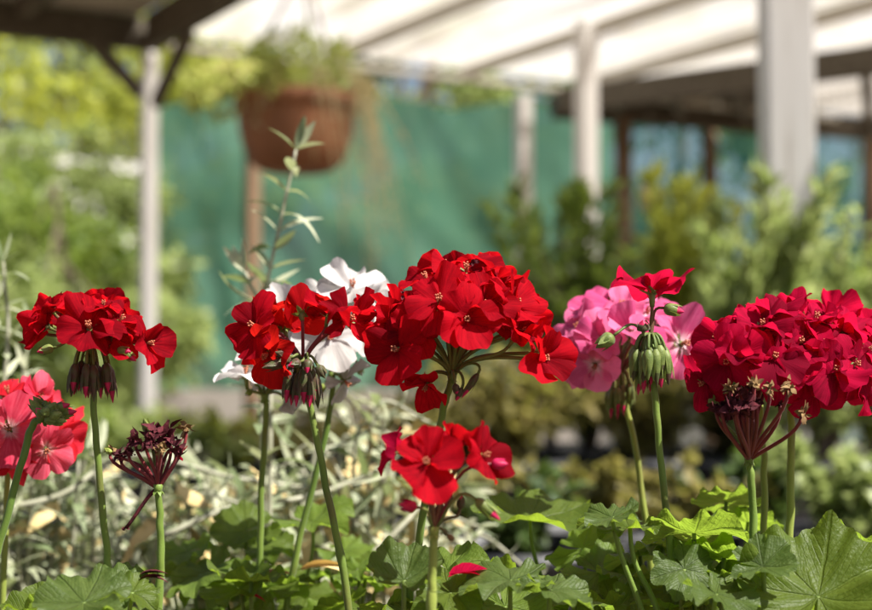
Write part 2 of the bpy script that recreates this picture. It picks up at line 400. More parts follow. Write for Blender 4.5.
# ------------------------------------------------------------------ trees and bushes beyond
F = {}
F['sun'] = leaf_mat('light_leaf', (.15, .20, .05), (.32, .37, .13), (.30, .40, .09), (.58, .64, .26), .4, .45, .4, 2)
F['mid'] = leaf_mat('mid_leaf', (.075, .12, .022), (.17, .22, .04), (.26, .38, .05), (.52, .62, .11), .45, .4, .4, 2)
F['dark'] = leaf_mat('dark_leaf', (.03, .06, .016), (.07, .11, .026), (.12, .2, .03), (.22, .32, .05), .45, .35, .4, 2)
F['yellow'] = leaf_mat('golden_leaf', (.20, .24, .03), (.34, .36, .06), (.45, .5, .06), (.75, .75, .14), .45, .45, .4, 4)
F['olive'] = leaf_mat('olive_leaf', (.11, .11, .03), (.24, .19, .055), (.28, .29, .05), (.46, .40, .10), .5, .4, .35, 5)
M['bark'] = plain('bark', (.07, .05, .035), (.17, .13, .10), 12, .9, .1, .7, .01, (5, 5, 1))
def tree(px, d, h, cr, cz, mat, n, label, cat='tree', ls=.11, name='tree', group='trees beyond the shelter', clumps=26, trunk=.09, gap=.0):
    b = P(px, 330, d); b.z = 0; t = thing(name, label, cat, b, group)
    mb = MB(); top = Vector((rnd(-.2, .2), rnd(-.2, .2), h * .8)); ax = spline([(0, 0, -.05), (rnd(-.1, .1), rnd(-.1, .1), h * .35), top], 6)
    mb.tube(ax, trunk, trunk * .25, 9)
    cl = []
    for k in range(clumps):
        q = rvec(); r = rnd(.35, 1) ; c = Vector((q.x * cr * r, q.y * cr * r, cz + q.z * (h - cz) * r * (1 if q.z > 0 else .9)))
        cl.append((c, cr * rnd(.22, .42)))
    for c, r in cl[::2]:
        s0 = ax[min(len(ax) - 1, int(len(ax) * rnd(.4, .95)))]
        mb.tube(spline([s0, s0.lerp(c, .5) + Vector((0, 0, rnd(-.1, .15) * cr)), c], 4), trunk * .3, trunk * .07, 6)
    mb.build('trunk', M['bark'], t)
    mb = MB()
    for k in range(n):
        c, r = random.choice(cl); q = rvec() * (r * rnd(.3, 1) ** .6); q.z *= .75
        mb.leaf(c + q, (rvec() + Vector((0, 0, -.2))), (q.normalized() + rvec() * .8), ls * rnd(.6, 1.3), ls * .55 * rnd(.7, 1.2), rnd(-.1, .4), seg=2)
    mb.build('crown', mat, t); return t
tree(-10, 13.5, 6.0, 2.3, 3.6, F['sun'], 2600, 'tall airy green tree seen under the board roof at far left', ls=.16, clumps=30)
tree(95, 12.5, 5.0, 1.15, 3.0, F['yellow'], 2400, 'pale sunlit yellow green tree between the board roof and braced post', ls=.14, clumps=24)
tree(232, 9.6, 3.6, .8, 2.6, F['yellow'], 3400, 'golden green tree showing above shade cloth beside the hanging basket', ls=.11, clumps=18)
tree(415, 10.5, 4.4, 1.1, 2.9, F['sun'], 5200, 'sunlit tree rising above shade cloth behind trailing basket stems', ls=.11, clumps=18)
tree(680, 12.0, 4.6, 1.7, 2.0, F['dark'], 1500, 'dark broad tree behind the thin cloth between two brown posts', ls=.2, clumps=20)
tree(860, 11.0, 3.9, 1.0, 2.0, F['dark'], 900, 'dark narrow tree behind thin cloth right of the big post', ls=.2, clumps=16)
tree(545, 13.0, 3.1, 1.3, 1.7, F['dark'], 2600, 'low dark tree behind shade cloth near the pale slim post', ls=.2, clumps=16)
for (px, d, h, cr, k, n, lab) in ((12, 6.6, 2.32, .72, 'mid', 8000, 'leafy sunlit bush at left edge below the bright white shed'),
                                  (80, 6.3, 2.17, .54, 'sun', 6500, 'pale green rounded bush directly left of the braced white post'),
                                  (116, 8.6, 2.4, .40, 'sun', 4000, 'dark green bush behind the braced white post'),
                                  (40, 8.8, 2.1, .75, 'mid', 5000, 'tall olive bush behind the leafy bushes at left'),):
    tree(px, d, h, cr, h * .52, F[k], n, lab, 'bush', .075, 'bush', 'bushes left of the shelter', 22, .03)
tree(52, 9.4, 2.75, .62, 1.9, F['sun'], 2600, 'loose airy bush rising before the white shed', 'bush', .085, 'bush', 'bushes left of the shelter', 18, .03)
# bright white shed far left
c = P(20, 330, 10.6); c.z = 0; sd = thing('garden_shed', 'white sunlit shed with pale flat roof behind bushes at left', 'shed', c); sd.rotation_euler.z = R(48)
M['limewash'] = plain('limewash', (.52, .50, .46), (.62, .60, .56), 3, .8, .2, .2, .004)
mb = MB(); mb.box((0, .8, 1.2), (1.15, .8, 1.21)); mb.build('wall', M['limewash'], sd, False)
mb = MB(); mb.box((0, .79, 2.46), (1.2, .85, .04)); mb.build('roof', M['limewash'], sd, False)
mb = MB(); mb.box((.45, -.012, .95), (.36, .018, .9)); dr = mb.build('door', M['brown_timber'], sd, False)
mb = MB(); mb.box((.2, -.045, .95), (.015, .02, .07)); mb.build('handle', M['dark_timber'], dr, False)

# ------------------------------------------------------------------ benches of potted plants
M['bag'] = plain('black_plastic', (.010, .010, .012), (.03, .03, .034), 18, .42, .45, .8, .006)
M['mix'] = plain('potting_mix', (.03, .02, .014), (.08, .055, .035), 60, .95, .1, .8, .004)
M['bench'] = plain('bench_timber', (.035, .03, .026), (.08, .07, .06), 5, .85, .2, .4, .004, (1, 10, 10))
def bench(x0, x1, d0, d1, z, label):
    a, b = P(x0, 400, d0), P(x1, 400, d0); y0, y1 = d0, d1; t = thing('plant_bench', label, 'bench', (a.x, y0, 0), 'slatted plant benches')
    L = b.x - a.x
    mb = MB(); n = max(3, int((y1 - y0) / .11))
    for k in range(n): mb.box((L / 2, (k + .5) * (y1 - y0) / n, z - .012), (L / 2, (y1 - y0) / n * .42, .012))
    mb.build('bench_top', M['bench'], t, False)
    for xx in (.06, L - .06):
        for yy in (.05, y1 - y0 - .05):
            mb = MB(); mb.box((xx, yy, (z - .024) / 2 - .04), (.03, .03, (z - .026) / 2 + .04)); mb.build('leg', M['bench'], t, False)
bench(395, 1010, 1.62, 2.22, .53, 'low slatted bench carrying the nearest black bags of green plants')
bench(330, 1010, 2.5, 3.2, .55, 'slatted bench behind carrying taller potted shrubs')
bench(-60, 330, 3.0, 3.7, .62, 'slatted bench at left carrying low yellow green plants')

def shrub(px, d, zb, ptop, kind, label, pot_r=.10, pot_h=.24, spread=.16, n=700, ls=.035, lw=.45, name='potted_shrub', grp='potted plants on the benches', form='bush', pal=None, stems=9):
    b = P(px, 400, d); b.z = zb; t = thing(name, label, 'potted plant', b, grp)
    mb = MB(); mb.lathe([(pot_r * .84, .001), (pot_r * .93, pot_h * .4), (pot_r, pot_h), (pot_r * 1.04, pot_h + .004), (pot_r * 1.03, pot_h - .012), (pot_r * .97, pot_h - .02), (pot_r * .9, pot_h * .5)], seg=26, wob=.05)
    pt = mb.build('plant_bag', M['bag'], t)
    mb = MB(); mb.lathe([(pot_r * .965, pot_h - .03), (pot_r * .5, pot_h - .02), (.001, pot_h - .015)], seg=20); mb.build('potting_mix', M['mix'], pt)
    H = P(px, ptop, d).z - zb - pot_h; st = MB(); fo = MB(); o = Vector((0, 0, pot_h - .02))
    for k in range(stems):
        an = rnd(0, 6.28); lean = spread * rnd(.2, 1.35); hh = H * rnd(.55, 1.04)
        tip = Vector((math.cos(an) * lean, math.sin(an) * lean, hh)); mid = Vector((tip.x * .3, tip.y * .3, hh * .55))
        ax = spline([o, o + mid, o + tip], 6); st.tube(ax, .005, .0015, 6)
        m = n // stems
        for j in range(m):
            f = rnd(.22, 1) ; i = min(len(ax) - 2, int(f * (len(ax) - 1))); p = ax[i].lerp(ax[i + 1], rnd(0, 1)); dr = (ax[i + 1] - ax[i]).normalized()
            if form == 'plume':
                q = (dr * 1.2 + rvec() * .9); w = spread * (.05 + .16 * (1.05 - f))
                fo.leaf(p + rvec() * w, q, rvec(), ls * rnd(.7, 1.4), ls * lw * 1.6, rnd(0, .3), seg=2)
            else:
                q = dr * .4 + rvec() + Vector((0, 0, .15)); w = spread * .16
                fo.leaf(p + rvec() * rnd(0, w), q, Vector((0, 0, 1)) + rvec() * .6, ls * rnd(.6, 1.25), ls * lw * rnd(.8, 1.2), rnd(.05, .6), seg=2)
    st.build('stems', M['bark'], t); fo.build('foliage', F[kind], t); return t
Z1, Z2, Z3 = .53, .55, .62
# nearest row
shrub(842, 1.78, Z1, 425, 'sun', 'light green bushy plant in black bag at right edge of near bench', .115, .235, .10, 900, .028, .6)
shrub(765, 1.95, Z1, 440, 'dark', 'rounded dark green plant in black bag behind crimson flower stalks', .11, .235, .10, 800, .028, .6)
shrub(690, 1.80, Z1, 470, 'olive', 'short olive plant in black bag behind the pink geranium stalk', .11, .235, .08, 600, .026, .6)
shrub(600, 1.92, Z1, 442, 'olive', 'brownish olive plant in black bag behind wide geranium leaves', .11, .235, .09, 700, .026, .55)
shrub(520, 1.80, Z1, 462, 'dark', 'dark green plant in black bag right of the lower red flower', .11, .235, .08, 600, .026, .6)
shrub(448, 1.95, Z1, 440, 'olive', 'sparse olive plant in black bag behind the lower red flower', .11, .235, .09, 500, .028, .5)
# second row
for a in ((440, 2.75, 372, 'olive', 'low brown green plant on second bench below the main red flower'), (505, 2.65, 340, 'olive', 'olive green plant on second bench between main red flower and pink flower'),
          (590, 2.95, 215, 'mid', 'tall green shrub on second bench in front of the slim white post'), (650, 2.7, 345, 'olive', 'olive shrub on second bench behind the pink geranium'),
          (735, 2.85, 350, 'olive', 'olive green shrub on second bench behind the crimson flowers'), (822, 2.62, 190, 'sun', 'tall loose light green shrub right of the big white post'),
          (872, 2.75, 215, 'mid', 'mid green shrub at right edge of second bench')):
    shrub(a[0], a[1], Z2, a[2], a[3], a[4], .12, .26, .22, 1350, .038, .40, stems=15)
shrub(676, 2.95, Z2, 172, 'yellow', 'golden feathery conifer left of the big white post', .12, .26, .15, 2400, .04, .25, 'potted_conifer', form='plume', stems=20)
shrub(758, 2.60, Z2, 176, 'sun', 'light green feathery conifer directly before the big white post', .12, .26, .14, 2400, .04, .25, 'potted_conifer', form='plume', stems=19)
shrub(550, 3.02, Z2, 182, 'mid', 'mid green feathery conifer beside the slim white post', .12, .26, .15, 2200, .04, .25, 'potted_conifer', form='plume', stems=19)
shrub(620, 2.98, Z2, 225, 'sun', 'light green shrub on second bench between two posts', .12, .26, .2, 1300, .038, .4, stems=14)
# left bench
for a in ((165, 3.2, 410, 'sun', 'low yellow green plant on left bench behind withered flower'), (235, 3.35, 402, 'yellow', 'low golden plant on left bench behind white geranium stalk'),
          (300, 3.25, 396, 'olive', 'brownish low plant on left bench below the scarlet flower'), (95, 3.3, 402, 'mid', 'mid green low plant on left bench behind tall red geranium stalk'),
          (20, 3.2, 400, 'mid', 'mid green low plant at left edge of left bench')):
    shrub(a[0], a[1], Z3, a[2], a[3], a[4], .12, .13, .16, 800, .036, .5)
shrub(372, 3.0, Z2, 412, 'olive', 'olive brown plant at left end of second bench', .12, .24, .16, 700, .036, .5)

# small hanging jar under the lower roof
c = P(650, 190, 5.6); lp = thing('hanging_jar', 'small pale yellow jar with grey lid hanging by brown post', 'jar', c - Vector((0, 0, .05)))
mb = MB(); mb.lathe([(.001, -.02), (.036, -.02), (.042, -.005), (.042, .05), (.032, .06)], seg=20); mb.build('jar_body', plain('yellow_plastic', (.55, .42, .18), (.62, .5, .25), 20, .4), lp)
mb = MB(); mb.lathe([(.034, .06), (.034, .10), (.001, .105)], seg=20); mb.build('lid', plain('grey_lid', (.35, .37, .45), (.45, .47, .55), 20, .4), lp)
mb = MB(); mb.tube([(0, 0, .104), (0, 0, .38)], .003, .003, 6); mb.build('cord', M['dark_timber'], lp)

# ------------------------------------------------------------------ hanging basket
c = P(296, 172, 3.95); hb = thing('hanging_basket', 'brown terracotta hanging pot of trailing plants below dark beam', 'hanging pot', c)
rr = .169; hh = P(296, 96, 3.95).z - c.z
M['terracotta'] = plain('terracotta', (.20, .08, .036), (.37, .15, .068), 9, .65, .3, .2, .003, detail=6)
mb = MB(); mb.lathe([(.001, 0), (rr * .50, .0), (rr * .62, .008), (rr * .74, hh * .12), (rr * .86, hh * .34), (rr * .925, hh * .60), (rr * .945, hh * .78), (rr * .95, hh * .80), (rr * 1.0, hh * .81), (rr * 1.01, hh), (rr * .96, hh), (rr * .92, hh * .84)], seg=48)
pt = mb.build('pot', M['terracotta'], hb)
mb = MB(); mb.lathe([(rr * .92, hh * .87), (.001, hh * .93)], seg=24); mb.build('potting_mix', M['mix'], pt)
top = Vector((.02, 0, RZ - .06 - c.z))
for k in range(3):
    an = R(200 + 120 * k); e = Vector((math.cos(an) * rr * .98, math.sin(an) * rr * .98, hh * .9))
    mb = MB(); mb.tube([e, e.lerp(top, .5), top], .0035, .0035, 6); mb.build('hanger', M['brown_timber'], hb)
fo = MB(); dry = MB(); st = MB()
for k in range(600):
    an = rnd(0, 6.28); q = rnd(0, 1) ** .5 * rr; p = Vector((math.cos(an) * q, math.sin(an) * q, hh * .93 + rnd(0, .22) * (1 - q / rr * .4)))
    fo.leaf(p, rvec() + Vector((0, 0, .5)), rvec(), rnd(.03, .06), .013, .3, seg=2)
for k in range(24):     # shoots spilling over the left rim
    an = R(rnd(140, 265)); e = Vector((math.cos(an) * rr, math.sin(an) * rr, hh)); w = Vector((math.cos(an), math.sin(an), 0))
    ax = spline([e * .8, e + w * .03 + Vector((0, 0, .06)), e + w * rnd(.06, .14) + Vector((0, 0, rnd(-.02, .04))), e + w * rnd(.1, .16) + Vector((0, 0, -rnd(.0, .05)))], 5); st.tube(ax, .002, .001, 5)
    for j in range(34):
        fo.leaf(random.choice(ax) + rvec() * .012, rvec(), Vector((0, 0, 1)) + rvec(), rnd(.018, .034), .018, .3, seg=2)
for k in range(36):     # dry trailing stems, most of them to the right
    an = R(rnd(-70, 60)) if k > 8 else R(rnd(180, 350)); e = Vector((math.cos(an) * rr, math.sin(an) * rr, hh)); w = Vector((math.cos(an), math.sin(an), 0)); l = rnd(.12, .55) if k > 8 else rnd(.04, .12); o_ = rnd(.03, .2) if k > 8 else .03
    ax = spline([e * .85, e + w * .03 + Vector((0, 0, .04)), e + w * o_ * .7 + Vector((0, 0, -l * .3)), e + w * o_ + Vector((rnd(-.03, .03), 0, -l))], 6); st.tube(ax, .0022, .001, 5)
    for j in range(16): dry.leaf(random.choice(ax[5:]) + rvec() * .012, rvec() + Vector((0, 0, -.4)), rvec(), rnd(.015, .03), .006, .3, seg=2)
fo.build('foliage', leaf_mat('basket_leaf', (.26, .31, .06), (.42, .45, .11), (.5, .58, .1), (.8, .82, .25)), hb); dry.build('dry_foliage', leaf_mat('dry_trailing_leaf', (.34, .27, .15), (.5, .44, .28), (.5, .42, .22)), hb); st.build('stems', M['dry_leaf'], hb)

# ------------------------------------------------------------------ silver-leaved plants close behind the geraniums
def silver(name, label, root, shoots, ls=.042, lw=.0082, gap=.0125, dry=0, z0=.66, sr=.0022):
    b = P(*root); b.z = z0; t = thing(name, label, 'silver plant', b, 'silver-leaved plants'); lf = MB(); dl = MB()
    for sh in shoots:
        pts = [P(*q) - b for q in sh]; pts = [Vector((pts[0].x * .6, pts[0].y, 0))] + pts if (P(*sh[0]).z - z0) > .06 else pts
        ax = spline(pts, 9); mb = MB(); mb.tube(ax, sr, sr * .5, 6); mb.build('stem', M['silver_stem'], t)
        run = 0; flip = 0
        for i in range(2, len(ax)):
            run += (ax[i] - ax[i - 1]).length
            if run < gap: continue
            run = 0; flip += 1; d = (ax[i] - ax[i - 1]).normalized(); sd = d.cross(rvec()).normalized(); f = i / len(ax)
            for s in (1, -1):
                q = d * rnd(.25, 1.0) + sd * s + Vector((0, 0, .12)); L = ls * rnd(.65, 1.2) * (1.15 - .45 * f)
                if random.random() < dry: dl.leaf(ax[i], q + Vector((0, 0, -1.2)), rvec(), L * 1.1, lw * 1.5, rnd(.3, 1.2), seg=5)
                else: lf.leaf(ax[i], q, d + rvec() * .3, L, lw * rnd(.8, 1.2), rnd(-.1, .9), seg=5)
        d = (ax[-1] - ax[-2]).normalized()
        for k in range(4): lf.leaf(ax[-1], d + rvec() * .45, rvec(), ls * .7, lw * .8, rnd(-.2, .2), seg=4)
    lf.build('foliage', M['silver'], t)
    if dl.v: dl.build('dry_foliage', M['dry_leaf'], t)
    return t
silver('silver_plant', 'tall upright silver shoot with narrow leaves below the hanging pot', (266, 600, 1.02),
       [[(264, 560, 1.02), (262, 400, 1.02), (265, 300, 1.02), (282, 215, 1.02), (296, 150, 1.02)], [(270, 330, 1.02), (258, 300, 1.02), (245, 272, 1.02)]], .036, .0085, .0115, sr=.002)
silver('silver_plant', 'feathery silver green plant at left edge above the coral flower', (8, 600, 1.06),
       [[(6, 520, 1.06), (2, 420, 1.06), (8, 330, 1.06), (3, 262, 1.06)], [(-14, 500, 1.1), (-8, 400, 1.1), (-4, 300, 1.1)], [(20, 520, 1.1), (18, 420, 1.1), (30, 330, 1.1)], [(30, 520, 1.08), (34, 430, 1.08), (26, 372, 1.08)]], .034, .0055, .009)
def shoots(x0, x1, y0, y1, d, n, droop=False):
    out = []
    for k in range(n):
        x = x0 + (x1 - x0) * (k + rnd(.1, .9)) / n; y = rnd(y0, y1); dd = d + rnd(-.10, .14); lean = rnd(-60, 60)
        s = [(x - lean * .5, 620, dd), (x - lean * .2, (620 + y) / 2 + 15, dd), (x, y, dd)]
        if droop: s.append((x + rnd(25, 60) * (1 if lean > 0 else -1), y + rnd(5, 50), dd))
        out.append(s)
    return out
silver('silver_plant', 'dense silver plant under the coral flower at left', (40, 610, 1.15), shoots(-30, 105, 440, 560, 1.12, 22), dry=.04)
silver('silver_plant', 'silver plant with arching twigs behind the withered flower', (140, 610, 1.2), shoots(85, 215, 435, 560, 1.16, 22, True), dry=.07)
silver('silver_plant', 'silver plant with straw coloured dry leaves behind the white geranium stalk', (240, 610, 1.2), shoots(190, 320, 430, 570, 1.16, 20, True), dry=.22, lw=.0085)
silver('silver_plant', 'sparse silver plant with curled leaves left of lower red flower', (370, 610, 1.15), shoots(310, 430, 405, 560, 1.14, 17, True), dry=.18, lw=.0085)
silver('silver_plant', 'small curled silver plant below the lower red flower', (450, 610, 1.1), shoots(410, 490, 520, 590, 1.08, 8, True), .022, .006)
def twig(pts, label):
    q = [P(*p) for p in pts]; mb = MB(); mb.tube(spline(q, 6), .0022, .0015, 7); o = mb.build('bare_twig', M['silver_stem'], origin=q[0]); tag(o, label, 'twig', 'bare grey twigs')
twig([(-20, 512, 1.05), (60, 495, 1.07), (130, 455, 1.1), (235, 478, 1.1), (330, 490, 1.12)], 'long bare grey twig crossing behind the withered flower')
twig([(165, 535, 1.0), (230, 508, 1.02), (310, 496, 1.05), (380, 470, 1.08)], 'slanting pale twig crossing behind the white geranium stalk')
twig([(365, 560, 1.02), (400, 528, 1.03), (425, 500, 1.05)], 'short slanting grey twig beside the lower red flower')

# ------------------------------------------------------------------ geraniums
def petal_mesh(kind, seed, mat):
    rg = random.Random(seed * 13 + 5); L, Wd = {'broad': (.0195, .0215), 'upper': (.0185, .0165), 'narrow': (.019, .0105)}[kind]
    L *= rg.uniform(.93, 1.07); PM = R({'broad': 66, 'upper': 52, 'narrow': 33}[kind]) * rg.uniform(.92, 1.06); rx = rg.uniform(.40, .50)
    cup, ruf, ph, notch, fold, tw = rg.uniform(-.22, .32), rg.uniform(.0015, .0040), rg.uniform(0, 6), max(0, rg.uniform(-.03, .12)), rg.uniform(-.30, .30), rg.uniform(-.25, .25)
    back = rg.uniform(-.0015, .0035)
    def fn(a, b):
        s = (b * 2 - 1) * .992; phi = s * PM
        ro = math.cos(s * math.pi / 2) ** rx * (1 - notch * math.exp(-(s / .2) ** 2)) * (1 + .035 * math.sin(s * 7 + ph) + .02 * math.sin(s * 17 + ph * 3))
        x = L * a * ro * math.sin(phi); y = L * a * ro * math.cos(phi)
        z = cup * y * y / L - back * (a ** 3) * 2 + ruf * a * a * math.sin(s * 4.2 + ph) + ruf * .55 * a ** 3 * math.sin(s * 9.5 + ph * 2) + fold * abs(x) * (1 - .5 * a) + .0006 * math.sin(a * 8 + ph) * s * s + tw * x * a * .5
        return Vector((x, y, z))
    mb = MB(); mb.grid(fn, 10, 18)
    me_o = mb.build('petal', mat); me = me_o.data; bpy.data.objects.remove(me_o); return me
PC = {}
def petal(kind, mat):
    k = (kind, random.randrange(10), mat.name)
    if k not in PC: PC[k] = petal_mesh(kind, k[1] + {'broad': 0, 'upper': 20, 'narrow': 40}[kind], mat)
    return PC[k]
def frame(z, roll):
    z = z.normalized(); x = Vector((0, 0, 1)).cross(z)
    if x.length < .08: x = Vector((1, 0, 0))
    x.normalize(); y = z.cross(x); Mx = Matrix((x, y, z)).transposed(); return Mx @ Matrix.Rotation(roll, 3, 'Z')
CAL = None
def calyx_mesh(mats):
    mb = MB()
    mb.tube([(0, 0, -.006), (0, 0, -.0025), (0, 0, .001)], .0010, .0016, 8)
    for k in range(5):
        a = 2 * math.pi * k / 5 + .6; d = Vector((math.cos(a), math.sin(a), .25)); mb.leaf(Vector((0, 0, -.001)), d, Vector((0, 0, 1)), .0062, .0030, -.15)
    for k in range(7):
        a = 2 * math.pi * k / 7; t = Vector((math.cos(a) * .0016, math.sin(a) * .0016, .0058 + .0012 * (k % 2)))
        t *= .8; mb.tube([(t.x * .3, t.y * .3, 0), t * .6, t], .0003, .0003, 5, m=1); mb.tube([t, t + Vector((0, 0, .0008))], .00055, .0004, 6, m=1)
    o = mb.build('blossom', mats); me = o.data; bpy.data.objects.remove(o); return me
calyx = calyx_mesh([M['bud'], M['stamen']])
calyx_w = calyx_mesh([M['pedicel_g'], M['stamen']])

def add_blossom(root, hub, pos, face, sc, mat, ped, kind='broad', opening=.25, roll=None, cal=None, npet=5, r_ped=.00085):
    "pos, hub in the root's own coordinates; opening = how far the petals stand up from flat"
    if opening == .25: opening = rnd(.12, .5) if random.random() < .8 else rnd(.6, 1.0)
    ob = bpy.data.objects.new('blossom', cal or calyx); C.objects.link(ob); ob.parent = root
    sc *= .94 * (.89 if mat in (M['crimson'], M['red']) and sc < 1.3 else 1); fr = frame(face, roll if roll is not None else rnd(-.5, .5)); M4 = Matrix.Translation(pos) @ fr.to_4x4() @ Matrix.Scale(sc, 4); ob.matrix_local = M4
    for k in range(npet):
        up = k in (0, 1); kd = 'upper' if (up and kind == 'broad') else kind
        az = [R(30), R(-30), R(100), R(180), R(-100)][k % 5] + rnd(-.12, .12)
        pe = bpy.data.objects.new('petal', petal(kd, mat)); C.objects.link(pe); pe.parent = ob
        op = opening + rnd(-.28, .28)
        pe.matrix_local = Matrix.Rotation(az, 4, 'Z') @ Matrix.Rotation(op, 4, 'X') @ Matrix.Translation((0, .0012, .0003 * k)) @ Matrix.Rotation(rnd(-.35, .35), 4, 'Y') @ Matrix.Scale(rnd(.82, 1.08), 4)
    end = pos - face.normalized() * .005 * sc; ln = (end - hub).length
    pts = bez(hub, hub + Vector((0, 0, 1)) * ln * .30 + (end - hub) * .18, end - face.normalized() * ln * .28, end, 9)
    inv = M4.inverted(); mb = MB(); mb.tube([inv @ p for p in pts], r_ped / sc * 1.15, r_ped / sc, 7); mb.build('pedicel', ped, ob)
    return ob

def add_bud(root, hub, base, tip, mats, ped, r=.0022, sag=.6, tipc=True, label=None, out=None):
    "a pointed bud from base to tip on its own curved stalk"
    d = tip - base; L = d.length; n = 9; ax = [base + d * (i / n) + Vector((0, 0, 0)) for i in range(n + 1)]
    prof = [.45, .85, 1, 1, .95, .85, .70, .5, .30, .06]
    mb = MB(); a = d.normalized(); x = a.cross(Vector((.2, .9, .3))).normalized(); y = a.cross(x); sg = 10; vs = []; fs = []; ms = []
    for i, p in enumerate(ax):
        for j in range(sg):
            w = 2 * math.pi * j / sg; rr = r * prof[i] * (1.0 + (.13 if j % 2 else -.08)); vs.append(p + x * rr * math.cos(w) + y * rr * math.sin(w))
    for i in range(n):
        for j in range(sg):
            k = (j + 1) % sg; mb_f = (i * sg + j, i * sg + k, (i + 1) * sg + k, (i + 1) * sg + j); fs.append(mb_f); ms.append(1 if tipc and i >= 6 else 0)
    mb.add(vs, fs); mb.m = ms
    for k in range(3):   # free sepal points
        w = 2 * math.pi * k / 3; e = x * math.cos(w) + y * math.sin(w); mb.leaf(base + e * r * .7 + a * L * .1, a + e * .10, e, L * .8, r * 1.2, .02)
    mb.m += [0] * (len(mb.f) - len(mb.m))
    ob = mb.build('bud', mats, root, origin=None)
    if label: ob['label'] = label
    o_ = out if out is not None else (base - hub); ln = (base - hub).length
    pts = bez(hub, hub + Vector((o_.x, o_.y, 0)) * .45 + Vector((0, 0, ln * sag)), base - a * ln * .45, base, 8)
    m2 = MB(); m2.tube(pts, .00075, .00075, 6); m2.build('pedicel', ped, ob)
    return ob

def geranium(name, label, cat, group, hub, stalk, stem='stem', r=.0018, z0=.70):
    "an umbel thing: Empty at the foot of its stalk, the stalk as first part"
    hb = P(*hub); pts = [hb] + [P(*q) for q in stalk]; e = pts[-1]; d = (pts[-1] - pts[-2]).normalized()
    if e.z > z0: k = (e.z - z0); pts.append(Vector((e.x + d.x * k * .6, e.y + d.y * k * .6, z0)))
    t = thing(name, label, cat, pts[-1], group); loc = pts[-1]; ax = spline([p - loc for p in pts[::-1]], 10); sd = rnd(0, 99)
    ax = [p + Vector((NZ.noise((i * .23, sd, 0)), NZ.noise((i * .23, sd, 5)), 0)) * (.0009 if 0 < i < len(ax) - 1 else 0) for i, p in enumerate(ax)]
    mb = MB(); mb.tube(ax, 0, 0, 12, rf=lambda k: r * (1.14 - .22 * k) * (1 + .10 * NZ.noise((k * 9, sd, 2)) + .22 * math.exp(-((k - .30) / .018) ** 2)))
    h = hb - loc; mb.tube([h - Vector((0, 0, .002)), h, h + Vector((0, 0, .0025))], r * 1.0, r * 1.35, 10)
    for k in range(6):
        a = k * 1.05; mb.leaf(h, Vector((math.cos(a), math.sin(a), -.5)), Vector((0, 0, 1)), .005, .0025, .3)
    mb.build('stalk', M[stem], t); return t, loc, h
def V(f): return Vector((f[0], -f[1], f[2])).normalized()

def blossoms(t, loc, hub, d0, rows, mat, ped, cal=None, r_ped=.00085, dy=0):
    for q in rows:
        px, py, dz, f, sc = q[:5]; kw = q[5] if len(q) > 5 else {}
        m = kw.pop('mat', mat) if kw else mat
        add_blossom(t, hub, P(px, py + dy, d0 + dz / 1000) - loc, V(f), sc, M[m], M[ped], cal=cal, r_ped=r_ped, **kw)
def dome(t, loc, hub, d0, cx, cy, rx, ry, n, mat, ped, sc=.8):
    "smaller florets filling the dome between the large ones"
    for k in range(n):
        th = rnd(.15, math.pi - .15); el = rnd(-.5, 1.0); q = rnd(.55, .9)
        p = P(cx + rx * q * math.cos(th + el * .3), cy - ry * q * math.sin(th), d0 - rx / FPX * d0 * q * el * .7) - loc
        f = (p - (P(cx, cy + ry * .4, d0) - loc)).normalized() + rvec() * .35
        add_blossom(t, hub, p, f, sc * rnd(.8, 1.15), M[mat], M[ped], opening=rnd(.15, .8))
def droop(t, loc, hub, d0, n, cx, y0, y1, x0, x1, mats, ped, r=.0025, ln=.0165):
    "a ring of buds hanging round the hub"
    hx = Vector(hub)
    for k in range(n):
        a = 2 * math.pi * (k + rnd(-.25, .25)) / n; rad = (x1 - x0) / 2 * d0 / FPX * (rnd(.75, 1.0) if k % 3 else rnd(.35, .6))
        yb = rnd(y0, y0 + (y1 - y0) * .4); b = P(cx, yb, d0) - loc; b = b + Vector((math.cos(a) * rad * .92, math.sin(a) * rad * .92, 0))
        L = ln * rnd(.8, 1.15); tip = b + Vector((math.cos(a) * L * .10, math.sin(a) * L * .10, -L))
        add_bud(t, hx, b, tip, mats, ped, r * rnd(.85, 1.1), sag=1.0, tipc=random.random() < .75)
BM = [M['bud'], M['bud_tip']]; BD = [M['bud_dark'], M['bud_tip']]
G1 = 'red geranium heads on tall stalks'; G2 = 'pale geranium heads behind the red ones'
nar = dict(kind='narrow')

# tall red head at left
D = .75; t, loc, h = geranium('geranium', 'tall red geranium head at left with a skirt of hanging dark buds', 'geranium', G1, (90, 352, D), [(93, 400, D), (99, 470, D), (106, 545, D), (110, 620, D)])
blossoms(t, loc, h, D, [(90, 330, -22, (0, .74, .62), 1.18, dict(roll=0, opening=.12)), (48, 325, -6, (-.8, .45, .35), 1.02), (62, 311, 14, (-.45, -.1, .8), 1.0), (100, 307, 20, (.1, -.5, .85), .95),
    (128, 322, 10, (.65, .1, .7), 1.0), (145, 343, -6, (.93, .32, .02), 1.0, dict(opening=.55)), (78, 318, 6, (-.1, .35, .95), .95), (113, 316, 2, (.25, .4, .9), 1.05), (40, 333, 12, (-.95, -.1, .2), .8, dict(opening=.5)), (112, 338, -10, (.4, .7, .45), .95)], 'red', 'pedicel')
droop(t, loc, h, D, 17, 90, 360, 382, 68, 112, BD, M['pedicel_g'])
hv = Vector(h)
dome(t, loc, h, D, 92, 345, 55, 52, 5, 'red', 'pedicel', .85)
for b, e in (((53, 348), (37, 352)), ((124, 352), (136, 361)), ((118, 350), (131, 352))): add_bud(t, hv, P(*b, D - .015) - loc, P(*e, D - .018) - loc, BM, M['pedicel_g'], .0023)

